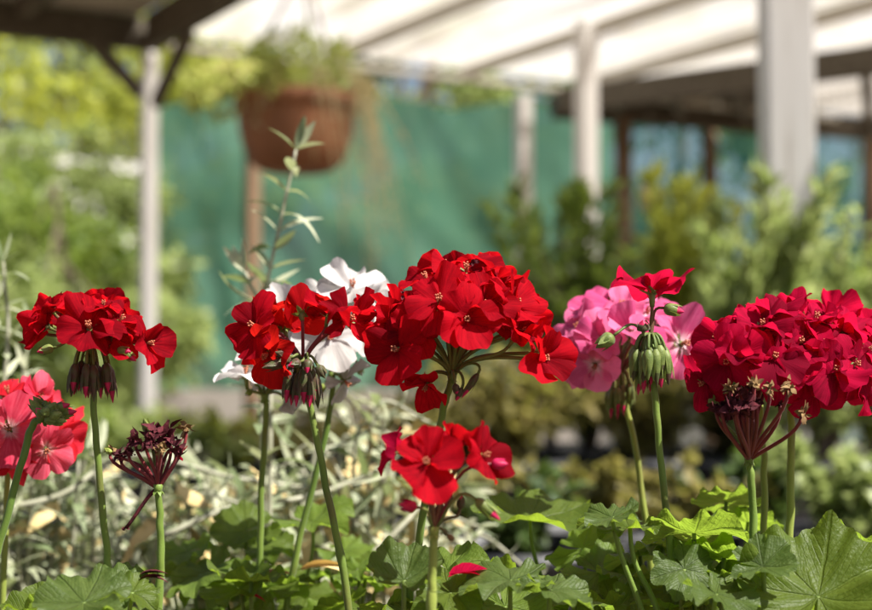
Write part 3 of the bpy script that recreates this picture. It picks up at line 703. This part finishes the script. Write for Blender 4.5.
# withered head
D = .735; t, loc, h = geranium('geranium', 'withered geranium head with dark shrivelled petals on dark red stalks', 'geranium', None, (158, 489, D), [(160, 520, D), (161, 560, D), (158, 620, D)], r=.0019)
def clump(parent, c, r, n, mat):
    mb = MB()
    for k in range(n):
        q = c + rvec() * r * rnd(.1, .9); mb.leaf(q, rvec(), rvec(), r * rnd(.8, 1.5), r * rnd(.5, .9), rnd(-1.2, 1.2), seg=4, fold=rnd(-.8, .8))
    ob = mb.build('withered_blossom', mat, parent); return ob
for (x, y, dz, r, m) in ((121, 456, 0, .0034, 'dead'), (129, 452, -4, .0028, 'dead'), (135, 440, -3, .0036, 'dead'), (146, 441, -8, .0048, 'dead'), (157, 436, -2, .0056, 'dead'), (165, 432, 4, .0046, 'dead'), (152, 432, 8, .0042, 'dead'), (170, 441, 2, .0034, 'dead'), (176, 448, -3, .0042, 'dead'), (186, 427, 2, .0032, 'sepal_dry'), (110, 450, 4, .0026, 'sepal_dry'), (161, 448, -8, .003, 'sepal_dry')):
    p = P(x, y, D + dz / 1000) - loc; ob = clump(t, p, r, 22, M[m]); e = p - Vector((0, 0, r * .5)); l_ = (e - Vector(h)).length
    mb = MB(); pts = bez(Vector(h), Vector(h) + (e - Vector(h)) * .3 + Vector((rnd(-.004, .004), 0, .003)), e + Vector((0, 0, -l_ * .2)) + rvec() * .002, e, 8); mb.tube(pts, .00105, .0008, 7); mb.build('pedicel', M['pedicel_r'], ob)
    for k in range(2): pass
p = P(126, 528, D) - loc; ob = clump(t, p, .0018, 8, M['dead']); mb = MB(); mb.tube(bez(Vector(h), P(150, 490, D) - loc, P(140, 510, D) - loc, p, 8), .0011, .0009, 7); mb.build('pedicel', M['dead'], ob)
p = P(144, 418, D) - loc; add_bud(t, Vector(h), P(148, 432, D + .004) - loc, p, BM, M['pedicel_g'], .002, tipc=False)
p = P(180, 450, D) - loc; add_blossom(t, Vector(h), P(176, 452, D + .004) - loc, V((.5, .3, -.3)), .42, M['crimson'], M['pedicel_r'], kind='narrow', opening=1.1, npet=3)
add_bud(t, Vector(h), P(112, 453, D) - loc, P(104, 448, D) - loc, [M['stem_pale'], M['stem_pale']], M['pedicel_r'], .0013, tipc=False)

# coral head at the left edge
D = .84; t, loc, h = geranium('geranium', 'large coral pink geranium head cut by the left edge', 'geranium', G2, (8, 470, D), [(6, 520, D), (2, 620, D)], 'stem_pale')
blossoms(t, loc, h, D, [(10, 430, -40, (.05, .95, .3), 1.22, dict(roll=.1, opening=.1)), (54, 436, -22, (.7, .65, .1), 1.1, dict(mat='coral_deep', opening=.35)), (46, 449, -30, (.35, .9, -.2), 1.02), (40, 402, -8, (.35, .5, .8), 1.05), (8, 396, -6, (-.1, .3, .95), 1.05, dict(mat='coral_deep')),
    (58, 414, 6, (.8, .1, .6), .95, dict(mat='coral_deep')), (-22, 440, -20, (-.6, .7, .3), 1.1), (14, 461, -24, (0, .75, -.6), 1.0, dict(mat='coral_deep')), (-10, 410, 0, (-.4, .4, .8), 1.1), (24, 415, -20, (.1, .7, .7), 1.05)], 'coral', 'pedicel_g')
# green bud head before it
D = .735; t, loc, h = geranium('geranium', 'closed green bud cluster with pink tips on bowed stalk before coral flower', 'geranium', None, (42, 418, D), [(34, 424, D), (25, 450, D), (14, 490, D), (-2, 552, D), (-10, 590, D)], r=.0019)
for (b, e, dz, tp) in (((43, 414), (29, 399), -3, 0), ((46, 411), (33, 396), 3, 0), ((52, 410), (70, 404), -4, 1), ((54, 415), (77, 411), 2, 1), ((50, 420), (67, 421), -5, 0), ((52, 413), (74, 415), 6, 1), ((44, 416), (36, 408), -9, 1),
                       ((46, 418), (56, 422), -9, 0), ((48, 412), (56, 402), -8, 0), ((45, 420), (50, 424), 5, 0), ((50, 416), (62, 413), -10, 0), ((47, 410), (45, 400), 0, 0), ((42, 412), (38, 402), 6, 0), ((50, 418), (60, 416), 10, 0), ((44, 414), (48, 408), -12, 0)):
    add_bud(t, Vector(h), P(*b, D + dz / 1000) - loc, P(*e, D + dz / 900) - loc, BM, M['pedicel_g'], .0026, tipc=bool(tp))

# scarlet head left of centre
D = .75; t, loc, h = geranium('geranium', 'open scarlet geranium head with red flower stalks and hanging buds', 'geranium', G1, (303, 366, D), [(307, 390, D), (318, 445, D), (333, 520, D), (350, 620, D)])
blossoms(t, loc, h, D, [(258, 327, -6, (-.72, .55, .3), 1.12, dict(opening=.35)), (250, 337, 8, (-.9, .1, -.1), .9, dict(opening=.4)), (270, 352, -4, (-.5, .6, -.4), 1.05, dict(mat='orange_red', opening=.3)), (302, 314, 2, (-.1, -.72, .62), 1.06, dict(npet=3, mat='orange_red', opening=.45)), (262, 316, 14, (-.5, -.4, .6), .9, dict(mat='orange_red')),
    (328, 316, 0, (.2, .2, .95), 1.15, dict(kind='narrow', opening=.75)), (346, 321, -4, (.62, .5, .3), 1.15, dict(kind='narrow', opening=.1)), (357, 318, 10, (.7, -.2, .4), 1.0, dict(kind='narrow')), (285, 330, 16, (-.2, -.5, .7), 1.0, dict(mat='orange_red'))], 'red', 'pedicel_r')
droop(t, loc, h, D, 13, 302, 368, 384, 284, 322, BD, M['pedicel_g'])
for b, e, tp in (((286, 362), (262, 368), 0), ((290, 358), (276, 364), 0), ((300, 362), (288, 366), 1), ((308, 360), (307, 373), 1), ((318, 366), (325, 378), 0), ((288, 356), (275, 352), 0)):
    add_bud(t, Vector(h), P(*b, D - .012) - loc, P(*e, D - .016) - loc, BD, M['pedicel_g'], .0024, tipc=bool(tp))

# white heads
D = .865; t, loc, h = geranium('geranium', 'white geranium head standing behind the scarlet one', 'geranium', G2, (332, 376, D), [(332, 395, D), (322, 450, D), (302, 530, D), (285, 620, D)])
blossoms(t, loc, h, D, [(352, 290, -14, (.1, .6, .78), 1.25, dict(opening=.2)), (324, 298, 2, (-.35, .3, .85), 1.15), (284, 314, 8, (-.6, .4, .6), 1.1), (330, 338, -24, (.1, .95, .1), 1.15), (344, 380, -8, (.55, .5, -.5), .95, dict(kind='narrow')), (375, 302, 4, (.6, .3, .6), 1.1), (352, 330, -16, (.4, .85, .2), 1.1), (305, 330, -6, (-.4, .7, .2), 1.05), (345, 300, 12, (.1, .1, .95), 1.1), (372, 330, 0, (.75, .4, .1), 1.0)], 'white', 'pedicel_g', calyx_w)
for b, e in (((340, 372), (352, 378)), ((325, 384), (318, 396)), ((358, 365), (362, 376))): add_bud(t, Vector(h), P(*b, D) - loc, P(*e, D) - loc, [M['stem_pale'], M['white']], M['pedicel_g'], .002)
D = .85; t, loc, h = geranium('geranium', 'sparse white geranium head with one spread flower left of the scarlet one', 'geranium', G2, (265, 398, D), [(266, 420, D), (262, 480, D), (260, 560, D), (258, 620, D)])
blossoms(t, loc, h, D, [(246, 378, -4, (-.1, .05, .97), 1.2, dict(opening=.18)), (282, 372, -6, (.3, .3, .8), 1.0), (262, 366, 8, (0, -.2, .9), 1.0, dict(opening=.6)), (285, 398, 10, (.6, .2, -.5), .6, dict(opening=.9))], 'white', 'pedicel_g', calyx_w)
for b, e in (((252, 390), (245, 396)), ((280, 388), (290, 386)), ((272, 384), (280, 378)), ((258, 386), (252, 380)), ((268, 384), (268, 376))): add_bud(t, Vector(h), P(*b, D) - loc, P(*e, D) - loc, [M['stem_pale'], M['white']], M['pedicel_g'], .002)

# main red head
D = .75; t, loc, h = geranium('geranium', 'largest full red geranium head in the middle on a tall stalk', 'geranium', G1, (452, 378, D), [(447, 396, D), (440, 424, D + .004), (426, 500, D + .012), (412, 580, D + .02), (408, 620, D + .02)], r=.002)
rows = [(440, 291, -28, (-.12, .82, .52), 1.28, dict(roll=.2, opening=.10)), (466, 262, -4, (.02, .45, .88), 1.22, dict(opening=.15)), (500, 270, 0, (.5, .35, .78), 1.15), (512, 293, -14, (.62, .68, .3), 1.2, dict(opening=.15)), (466, 308, -34, (.1, .95, .1), 1.1, dict(opening=.35)),
    (399, 338, -24, (-.45, .85, .12), 1.2, dict(opening=.18)), (394, 300, -6, (-.82, .3, .45), 1.0, dict(opening=.5)), (540, 346, -20, (.6, .78, .05), 1.2, dict(opening=.25, roll=.6)), (548, 338, -4, (.9, .2, .2), 1.0, dict(opening=.4)), (428, 370, 0, (-.35, .35, -.8), 1.0, dict(opening=.4)),
    (428, 270, 8, (-.4, .2, .85), 1.1), (445, 258, 22, (-.1, -.4, .9), 1.1), (485, 262, 24, (.3, -.5, .8), 1.1), (412, 312, 10, (-.8, -.1, .5), 1.0), (520, 300, 18, (.8, -.3, .5), 1.1), (418, 318, -22, (-.3, .9, .3), 1.1), (484, 296, -22, (.25, .8, .5), 1.15), (455, 280, -12, (.0, .6, .8), 1.1), (500, 312, 8, (.7, .1, .3), 1.05), (462, 268, 34, (0, -.8, .5), 1.1), ]
blossoms(t, loc, h, D, rows, 'red', 'pedicel_g', r_ped=.00095, dy=12)
dome(t, loc, h, D, 458, 350, 84, 86, 8, 'red', 'pedicel_g', .92)
for b, e in (((462, 388), (456, 401)), ((478, 374), (462, 398)), ((455, 384), (458, 396))): add_bud(t, Vector(h), P(*b, D - .012) - loc, P(*e, D - .014) - loc, BD, M['pedicel_g'], .0018, label='dark drooping bud')
for (x, y, dz) in ((473, 262, -16), (495, 318, -20), (404, 293, -12)):
    clump(t, P(x, y, D + dz / 1000) - loc, .0022, 12, M['dead'])

# single red flower above a ring of buds
D = .74; t, loc, h = geranium('geranium', 'single red flower above a round green ring of hanging buds', 'geranium', G1, (650, 341, D), [(653, 375, D), (658, 430, D), (665, 500, D), (672, 560, D), (680, 620, D)])
add_blossom(t, Vector(h), P(652, 293, D) - loc, V((.04, -.30, .95)), 1.32, M['crimson'], M['pedicel'], opening=.30, roll=.75)
droop(t, loc, h, D, 20, 650, 344, 362, 632, 669, [M['bud'], M['bud_dark']], M['pedicel_g'], .0027, .0165)
droop(t, loc, h, D, 8, 650, 352, 376, 640, 662, [M['bud'], M['bud_tip']], M['pedicel_g'], .0026, .015)
add_bud(t, Vector(h), P(613, 336, D - .01) - loc, P(596, 348, D - .012) - loc, BM, M['pedicel_g'], .0034, tipc=False, label='green bud nodding on a curved stalk', out=Vector((-.02, 0, 0)))
add_bud(t, Vector(h), P(643, 331, D - .012) - loc, P(643, 320, D - .014) - loc, [M['bud_dark'], M['bud_tip']], M['pedicel_g'], .0032, label='round red bud just opening')
add_bud(t, Vector(h), P(664, 308, D) - loc, P(684, 312, D - .002) - loc, BM, M['pedicel'], .0030, sag=.5, label='bud with a red tip on a bent stalk')

# pink head behind
D = .87; t, loc, h = geranium('geranium', 'pink geranium head behind the ring of green buds', 'geranium', G2, (620, 376, D), [(624, 395, D), (634, 440, D), (643, 500, D), (650, 560, D), (655, 620, D)], 'stem_pale')
blossoms(t, loc, h, D, [(582, 330, -14, (-.6, .65, .45), 1.18), (594, 312, 0, (-.4, .3, .85), 1.1), (622, 311, -8, (-.1, .5, .85), 1.2), (646, 316, -6, (.3, .45, .85), 1.1), (680, 344, -24, (.55, .8, .1), 1.28, dict(opening=.15)), (630, 336, -34, (0, .9, .4), 1.15), (570, 362, -8, (-.75, .5, -.25), 1.05), (596, 364, -24, (-.3, .8, -.4), .95), (612, 325, 16, (-.1, -.3, .9), 1.1), (664, 325, 10, (.6, -.1, .7), 1.1), (605, 340, -22, (-.35, .85, .3), 1.05), (690, 358, -10, (.85, .45, -.1), 1.0)], 'pink', 'pedicel')
droop(t, loc, h, D, 11, 620, 382, 402, 606, 635, BM, M['pedicel_g'], .0022)

# crimson group at right
D = .75; t, loc, h = geranium('geranium', 'crimson geranium head shedding withered florets on dark red stalks', 'geranium', G1, (749, 460, D), [(751, 480, D), (753, 520, D), (751, 570, D), (746, 625, D)], r=.002)
blossoms(t, loc, h, D, [(773, 352, -18, (.05, .9, .42), 1.15, dict(opening=.12)), (742, 347, -14, (-.3, .8, .45), 1.05, dict(opening=.75)), (728, 354, -18, (-.35, .85, -.05), 1.12, dict(opening=.3)), (722, 334, 0, (-.75, .3, .55), 1.1), (706, 374, -4, (-.7, .6, -.3), 1.0), (776, 308, 6, (.0, .35, .92), 1.1), (750, 326, 4, (-.3, .35, .85), 1.15), (776, 366, -16, (.2, .9, -.2), 1.0, dict(opening=.5)), (762, 322, -6, (-.05, .6, .8), 1.1), (735, 320, 20, (-.5, -.3, .8), 1.05), (716, 350, 10, (-.9, .1, .2), 1.0)], 'crimson', 'pedicel_r', r_ped=.00095, dy=7)
dome(t, loc, h, D, 752, 374, 46, 54, 4, 'crimson', 'pedicel_r', .85)
for (x, y, dz, r, m) in ((722, 408, -4, .005, 'dead'), (737, 405, -14, .0056, 'dead'), (748, 402, -16, .005, 'dead'), (731, 394, -8, .0040, 'dead'), (730, 388, -12, .0034, 'sepal_dry'), (754, 384, -18, .0036, 'sepal_dry'), (756, 400, -12, .003, 'dead'), (788, 388, -14, .0034, 'sepal_dry'), (802, 413, -8, .0034, 'sepal_dry'), (770, 388, -16, .003, 'sepal_dry'), (780, 404, 0, .0024, 'dead'), (716, 410, 0, .0028, 'dead'), (742, 412, -10, .0026, 'dead')):
    p = P(x, y, D - .018 + dz / 1000) - loc; ob = clump(t, p, r, 20, M[m]); e = p - Vector((0, 0, r * .4)); l_ = (e - Vector(h)).length
    mb = MB(); pts = bez(Vector(h), Vector(h) + (e - Vector(h)) * .35 + rvec() * .003, e - Vector((0, 0, l_ * .22)) + rvec() * .002, e, 8); mb.tube(pts, .00115, .0009, 7); mb.build('pedicel', M['pedicel_r'], ob)
add_bud(t, Vector(h), P(716, 408, D - .004) - loc, P(710, 392, D - .006) - loc, BM, M['pedicel_g'], .0032, tipc=False)
D = .775; t, loc, h = geranium('geranium', 'crimson geranium head at right edge on a straight pale stalk', 'geranium', G1, (790, 402, D), [(791, 430, D), (791, 480, D), (789, 545, D), (787, 625, D)], 'stem_pale', r=.0021)
blossoms(t, loc, h, D, [(832, 366, -30, (.2, .9, .3), 1.2, dict(opening=.12)), (814, 318, -6, (.25, .4, .88), 1.2), (842, 328, -4, (.55, .35, .75), 1.2), (812, 384, -26, (.15, .85, -.45), 1.15, dict(opening=.15)), (864, 346, -10, (.75, .5, .3), 1.15), (862, 378, -14, (.7, .65, -.15), 1.1), (800, 340, -22, (.0, .8, .6), 1.1), (822, 342, -20, (.2, .75, .6), 1.15), (852, 360, -24, (.5, .8, .2), 1.05), (795, 312, 14, (-.1, -.2, .95), 1.1), (830, 310, 22, (.3, -.5, .8), 1.1), (866, 336, 20, (.8, -.2, .5), 1.1), (846, 380, -8, (.4, .6, -.6), .95), (804, 366, -24, (.0, .9, .2), 1.05), (880, 362, 6, (.9, .2, .1), 1.0)], 'crimson', 'pedicel_g', dy=5)
dome(t, loc, h, D, 832, 374, 50, 56, 5, 'crimson', 'pedicel_g', .85)
D = .80; t, loc, h = geranium('geranium', 'crimson geranium head mostly hidden behind others on yellow green stalk', 'geranium', G1, (760, 385, D), [(761, 420, D), (764, 470, D), (764, 525, D), (763, 625, D)], 'stem_pale')
blossoms(t, loc, h, D, [(760, 322, 0, (0, .3, .95), 1.1), (790, 318, 0, (.2, .2, .95), 1.1), (740, 340, 0, (-.6, .2, .7), 1.05), (785, 345, -10, (.3, .7, .4), 1.0), (772, 312, 16, (0, -.4, .9), 1.05)], 'crimson', 'pedicel_g', dy=8)

# lower red head, nearest the lens
D = .655; t, loc, h = geranium('geranium', 'short red geranium head lower than the rest with five open petals', 'geranium', None, (434, 532, D), [(433, 555, D), (432, 590, D), (431, 630, D)], 'stem_pale', r=.002)
blossoms(t, loc, h, D, [(427, 463, -14, (-.08, .93, .3), 1.12, dict(roll=.35, opening=.12)), (480, 456, -2, (.72, .5, .2), 1.0, dict(opening=.3)), (455, 446, 12, (.2, -.1, .9), .9), (398, 452, 10, (-.8, -.1, .4), .85, dict(mat='crimson'))], 'red', 'pedicel', r_ped=.001)
add_bud(t, Vector(h), P(416, 507, D - .01) - loc, P(399, 504, D - .014) - loc, [M['bud_tip'], M['bud_tip']], M['pedicel_g'], .0026)
add_bud(t, Vector(h), P(476, 500, D - .004) - loc, P(500, 520, D - .006) - loc, BM, M['pedicel_g'], .0025)
add_bud(t, Vector(h), P(492, 464, D - .004) - loc, P(508, 464, D - .006) - loc, [M['bud_tip'], M['bud_tip']], M['pedicel_r'], .0024)
for (x, y) in ((450, 490), (462, 495), (441, 500)):
    add_bud(t, Vector(h), P(x - 2, y + 14, D + .008) - loc, P(x, y, D + .01) - loc, BD, M['pedicel'], .0018)
add_bud(t, Vector(h), P(90, 535, D) * 0 + P(448, 535, D) - loc, P(454, 541, D) - loc, [M['sepal_dry'], M['sepal_dry']], M['pedicel'], .0012)

# ------------------------------------------------------------------ geranium leaves
def leaf_mesh(mb, c, nrm, tipdir, rad, cup=.18, ruffle=.07, lobes=7, seed=0, fold=0.0, curl=0.0):
    rg = random.Random(seed); z = nrm.normalized(); y = (tipdir - z * tipdir.dot(z)).normalized(); x = y.cross(z)
    nr, na = 14, 98; vs = []; fs = []; b = len(mb.v); ph = rg.uniform(0, 6); p2 = rg.uniform(0, 6); lb = [rg.uniform(.9, 1.1) for _ in range(lobes + 1)]
    span = math.pi * .965
    for i in range(nr + 1):
        q = i / nr
        for j in range(na + 1):
            k = j / na; th = (k * 2 - 1) * span
            lf = .5 - .5 * math.cos(2 * math.pi * k * lobes); li = lb[min(lobes, int(k * lobes))]
            cren = abs(math.sin(k * lobes * math.pi * 3.0 + .4))
            e = rad * (.80 + .16 * lf ** .6 * li + .045 * cren + .05 * math.cos(th))
            if abs(th) > 2.7: e *= 1 - .25 * (abs(th) - 2.7) / .33
            r_ = e * q
            X = math.sin(th) * r_; Y = math.cos(th) * r_
            Z = rad * (cup * q ** 1.7 - .0 + ruffle * q ** 2.2 * math.sin(k * 2 * math.pi * 4 + ph) + ruffle * .7 * q ** 3 * math.sin(k * 2 * math.pi * 9 + p2) + .030 * q * math.cos(2 * math.pi * k * lobes) + ruffle * .55 * q ** 5 * math.sin(k * 2 * math.pi * 17 + p2) + rad * 0)
            Z += rad * .16 * q * NZ.noise(Vector((X / rad * 1.7, Y / rad * 1.7, seed * 3.7))) + fold * abs(X) - curl * max(0, Y) ** 2 / rad
            vs.append(c + x * X + y * Y + z * Z); mb.uv[b + len(vs) - 1] = (k, q)
    for i in range(nr):
        for j in range(na):
            a = i * (na + 1) + j; fs.append((a, a + 1, a + na + 2, a + na + 1))
    mb.add(vs, fs)
LS = [100]
def add_leaf(plant, loc, px, py, d, rad, nrm, tip, mat='gl_mid', cup=.18, ruffle=.07, fold=0, curl=0, foot=None, label=None):
    LS[0] += 1; c = P(px, py, d) - loc; mb = MB(); n = V(nrm)
    leaf_mesh(mb, Vector((0, 0, 0)), n, Vector((tip[0], -tip[1], tip[2])), rad, cup, ruffle, 7, LS[0], fold, curl)
    ob = mb.build('leaf', M[mat], plant); ob.location = c
    if label: ob['label'] = label
    f = (P(*foot) - loc if foot else Vector((c.x * .55, c.y * .6, 0))) - c
    if c.z > .02 or foot:
        m2 = MB(); m2.tube(bez(Vector((0, 0, 0)), -n * .02 + f * .1, Vector((f.x * .6, f.y * .6, f.z * .5)), f, 10), .0011, .0015, 8); m2.build('leaf_stalk', M['stem'], ob)
    return ob
GP = 'leafy geranium plants under the flower heads'
def plant(px, d, label): b = P(px, 620, d); b.z = .69; t = thing('geranium_plant', label, 'geranium plant', b, GP); return t, b
rg = random.Random(11)
def fill(t, b, x0, x1, y0, y1, d0, d1, n, mats=('gl_mid', 'gl_bright', 'gl_mid'), r0=.018, r1=.030):
    for k in range(n):
        a = rnd(0, 6.28); x = x0 + (x1 - x0) * (k + rnd(.05, .95)) / n
        add_leaf(t, b, x, rnd(y0, y1), rnd(d0, d1), rnd(r0, r1), (rnd(-.5, .5), rnd(-.5, .5), rnd(.7, 1)), (math.cos(a), math.sin(a), rnd(-.2, .2)), random.choice(mats), rnd(-.15, .3), rnd(.05, .13), rnd(-.2, .25), rnd(-.2, .5))
# right-hand plant
t, b = plant(690, .76, 'large geranium plant with broad scalloped leaves at lower right')
add_leaf(t, b, 612, 517, .715, .017, (-.12, .16, .97), (-1, -.05, .25), 'gl_grey', .05, .11, .1, .1, foot=(650, 640, .72))
add_leaf(t, b, 630, 528, .725, .017, (.05, .05, 1), (-1, .3, .0), 'gl_mid', .02, .12, .2, .2, foot=(660, 620, .72), label='leaf edge curled towards camera')
add_leaf(t, b, 694, 533, .735, .028, (.04, -.42, .9), (.75, .65, .25), 'gl_bright', .08, .10, -.05, .1)
add_leaf(t, b, 726, 502, .83, .021, (.05, -.50, .87), (.7, .5, .2), 'gl_bright', .05, .10, .0, .1, label='bright backlit leaf above the rest')
add_leaf(t, b, 748, 522, .85, .021, (.3, -.35, .9), (.9, .3, -.1), 'gl_bright', .1, .12, 0, .1)
add_leaf(t, b, 684, 569, .715, .018, (.10, .70, .65), (.45, .5, -.7), 'gl_grey', -.1, .07, .1, .2, label='dark leaf facing the camera')
add_leaf(t, b, 763, 567, .70, .017, (-.35, .45, .8), (.8, .5, .3), 'gl_grey', .05, .08, .45, .2)
add_leaf(t, b, 818, 596, .70, .040, (-.12, .62, .76), (.3, -.55, .75), 'gl_mid', .26, .13, .04, .05, label='largest leaf, pale veined and facing the camera')
add_leaf(t, b, 846, 552, .77, .026, (.1, -.38, .9), (.9, .4, .1), 'gl_bright', .16, .13, .0, .1)
add_leaf(t, b, 708, 548, .75, .024, (.2, -.32, .93), (-.7, .6, .1), 'gl_bright', 0.05, .11, 0, .15)
add_leaf(t, b, 724, 558, .73, .019, (.15, -.30, .9), (.8, .6, 0), 'gl_bright', .05, .11, .1, .2)
add_leaf(t, b, 735, 572, .72, .017, (-.25, .12, .95), (.8, .6, 0), 'gl_mid', .05, .11, .2, .2)
add_leaf(t, b, 716, 594, .69, .021, (.25, .15, .95), (.3, .9, -.1), 'gl_grey', .1, .11, .1, .3)
add_leaf(t, b, 640, 556, .80, .026, (-.2, -.35, .95), (-.8, .5, 0), 'gl_bright', .05, .12, 0, .2)
add_leaf(t, b, 662, 544, .79, .018, (-.1, -.3, .9), (-.4, .8, 0), 'gl_bright', .05, .12, 0, .2)
add_leaf(t, b, 632, 577, .78, .020, (.1, -.3, .9), (-.4, .8, 0), 'gl_bright', .05, .12, 0, .2)
add_leaf(t, b, 768, 596, .74, .023, (.2, .2, .95), (.6, .7, 0), 'gl_bright', .05, .12, 0, .3)
fill(t, b, 600, 860, 572, 618, .73, .86, 15)
# leaves between the lower red flower and the right-hand plant
t, b = plant(540, .82, 'geranium plant with wavy bright leaves right of the lower red flower')
add_leaf(t, b, 530, 520, .84, .037, (.08, .14, .98), (.9, .35, .02), 'gl_mid', .06, .05, .18, -.12, foot=(560, 640, .84), label='wide wavy leaf seen edge on')
add_leaf(t, b, 583, 549, .83, .024, (-.40, .35, .85), (.9, .35, -.35), 'gl_bright', .05, .09, .1, .2)
add_leaf(t, b, 600, 572, .80, .023, (-.1, .45, .85), (.8, .5, -.1), 'gl_bright', .1, .11, 0, .3)
add_leaf(t, b, 510, 580, .695, .024, (.05, .14, .98), (-.9, .2, .25), 'gl_grey', .05, .09, .12, .25, label='grey green folded leaf')
add_leaf(t, b, 550, 590, .69, .021, (.1, .12, .97), (.9, .4, -.1), 'gl_grey', .1, .10, .05, .25)
add_leaf(t, b, 505, 606, .72, .024, (.1, .4, .9), (.4, .8, -.1), 'gl_bright', .1, .11, .05, .25)
fill(t, b, 480, 610, 592, 622, .72, .86, 6)
# plant under the lower red flower
t, b = plant(420, .72, 'geranium plant with dark cupped leaves under the lower red flower')
add_leaf(t, b, 404, 580, .69, .019, (.05, .50, .85), (.25, -.6, .75), 'gl_grey', .45, .09, .0, 0, label='dark cupped leaf')
add_leaf(t, b, 447, 569, .75, .022, (-.2, .30, .9), (.5, .7, .2), 'gl_bright', .1, .10, .1, .2)
add_leaf(t, b, 450, 592, .70, .019, (.1, .45, .9), (.6, .7, -.1), 'gl_mid', .1, .10, .1, .2)
fill(t, b, 370, 470, 590, 620, .70, .80, 5)
# blurred plant left of centre
t, b = plant(275, .92, 'geranium plant with small sunlit leaves at lower left of centre')
add_leaf(t, b, 312, 522, .90, .027, (-.25, .15, .95), (.8, .5, -.35), 'gl_bright', .05, .08, .25, .25, foot=(292, 640, .9))
add_leaf(t, b, 247, 530, .92, .024, (.2, .45, .85), (-.8, .5, .1), 'gl_mid', .1, .08, .15, .2)
add_leaf(t, b, 262, 548, .93, .022, (.1, .2, .95), (.3, .8, 0), 'gl_mid', .1, .10, .1, .2)
add_leaf(t, b, 345, 552, .95, .020, (-.1, .2, .95), (.8, .4, 0), 'gl_bright', .05, .10, .15, .2)
add_leaf(t, b, 215, 575, .88, .026, (-.2, .35, .9), (-.6, .7, 0), 'gl_mid', .1, .10, .1, .2)
add_leaf(t, b, 188, 552, .92, .022, (-.1, .2, .95), (-.8, .4, 0), 'gl_bright', .05, .10, .1, .2)
fill(t, b, 170, 385, 562, 618, .82, .98, 20, r0=.016, r1=.026)
# bottom left plant
t, b = plant(90, .70, 'geranium plant with one grey green leaf at bottom left corner')
add_leaf(t, b, 84, 602, .67, .024, (.05, .36, .93), (-.4, .3, .75), 'gl_grey', .12, .10, .05, .15, label='grey green scalloped leaf')
add_leaf(t, b, 118, 584, .73, .017, (.2, .40, .9), (.9, .3, .1), 'gl_grey', .1, .10, .05, .2)
add_leaf(t, b, 132, 592, .70, .014, (.3, .4, .9), (.9, .3, 0), 'gl_mid', .1, .10, .05, .2)
fill(t, b, 30, 150, 606, 630, .68, .78, 4)

# fallen petals and dry scraps on the leaves
def scrap(px, py, d, mat, label, sc=1.0, n=2):
    c = P(px, py, d); mb = MB()
    for k in range(n): mb.leaf(c * 0 + rvec() * .002, Vector((1, rnd(-.5, .5), rnd(.1, .5))), Vector((0, 0, 1)) + rvec() * .4, .019 * sc, .009 * sc, rnd(.1, .5), seg=5, fold=.4)
    o = mb.build('fallen_petal', M[mat]); o.location = c; tag(o, label, 'petal', 'fallen petals and scraps')
scrap(452, 576, .70, 'crimson', 'fallen red petal lying on leaf under the lower red flower', 1.0, 3)
scrap(138, 578, .71, 'dead', 'dark shrivelled petal below the withered flower', .75, 3)
scrap(243, 593, .84, 'crimson', 'small fallen red petal on blurred leaves', .8, 2)
scrap(300, 568, .86, 'dry_leaf', 'dry straw coloured scrap lying on blurred leaves', 1.5, 2)
scrap(252, 582, .88, 'brown_leaf', 'dry brown scrap lying on blurred leaves', 1.5, 2)

# trough that holds the geraniums, just below the picture
g = MB(); c = Vector((0, .78, .56)); tr = thing('planting_trough', 'dark planting trough holding the geraniums', 'planter', (0, .78, 0))
mb = MB(); mb.box((0, 0, .655), (.42, .20, .03)); mb.build('potting_mix', M['mix'], tr, False)
for sx, sy, hx, hy in ((0, -.21, .44, .01), (0, .21, .44, .01), (-.43, 0, .01, .199), (.43, 0, .01, .199)):
    mb = MB(); mb.box((sx, sy, .60), (hx, hy, .105)); mb.build('side_panel', M['bag'], tr, False)
for sx in (-.38, .38):
    for sy in (-.16, .16): mb = MB(); mb.box((sx, sy, .285), (.025, .025, .335)); mb.build('leg', M['bench'], tr, False)
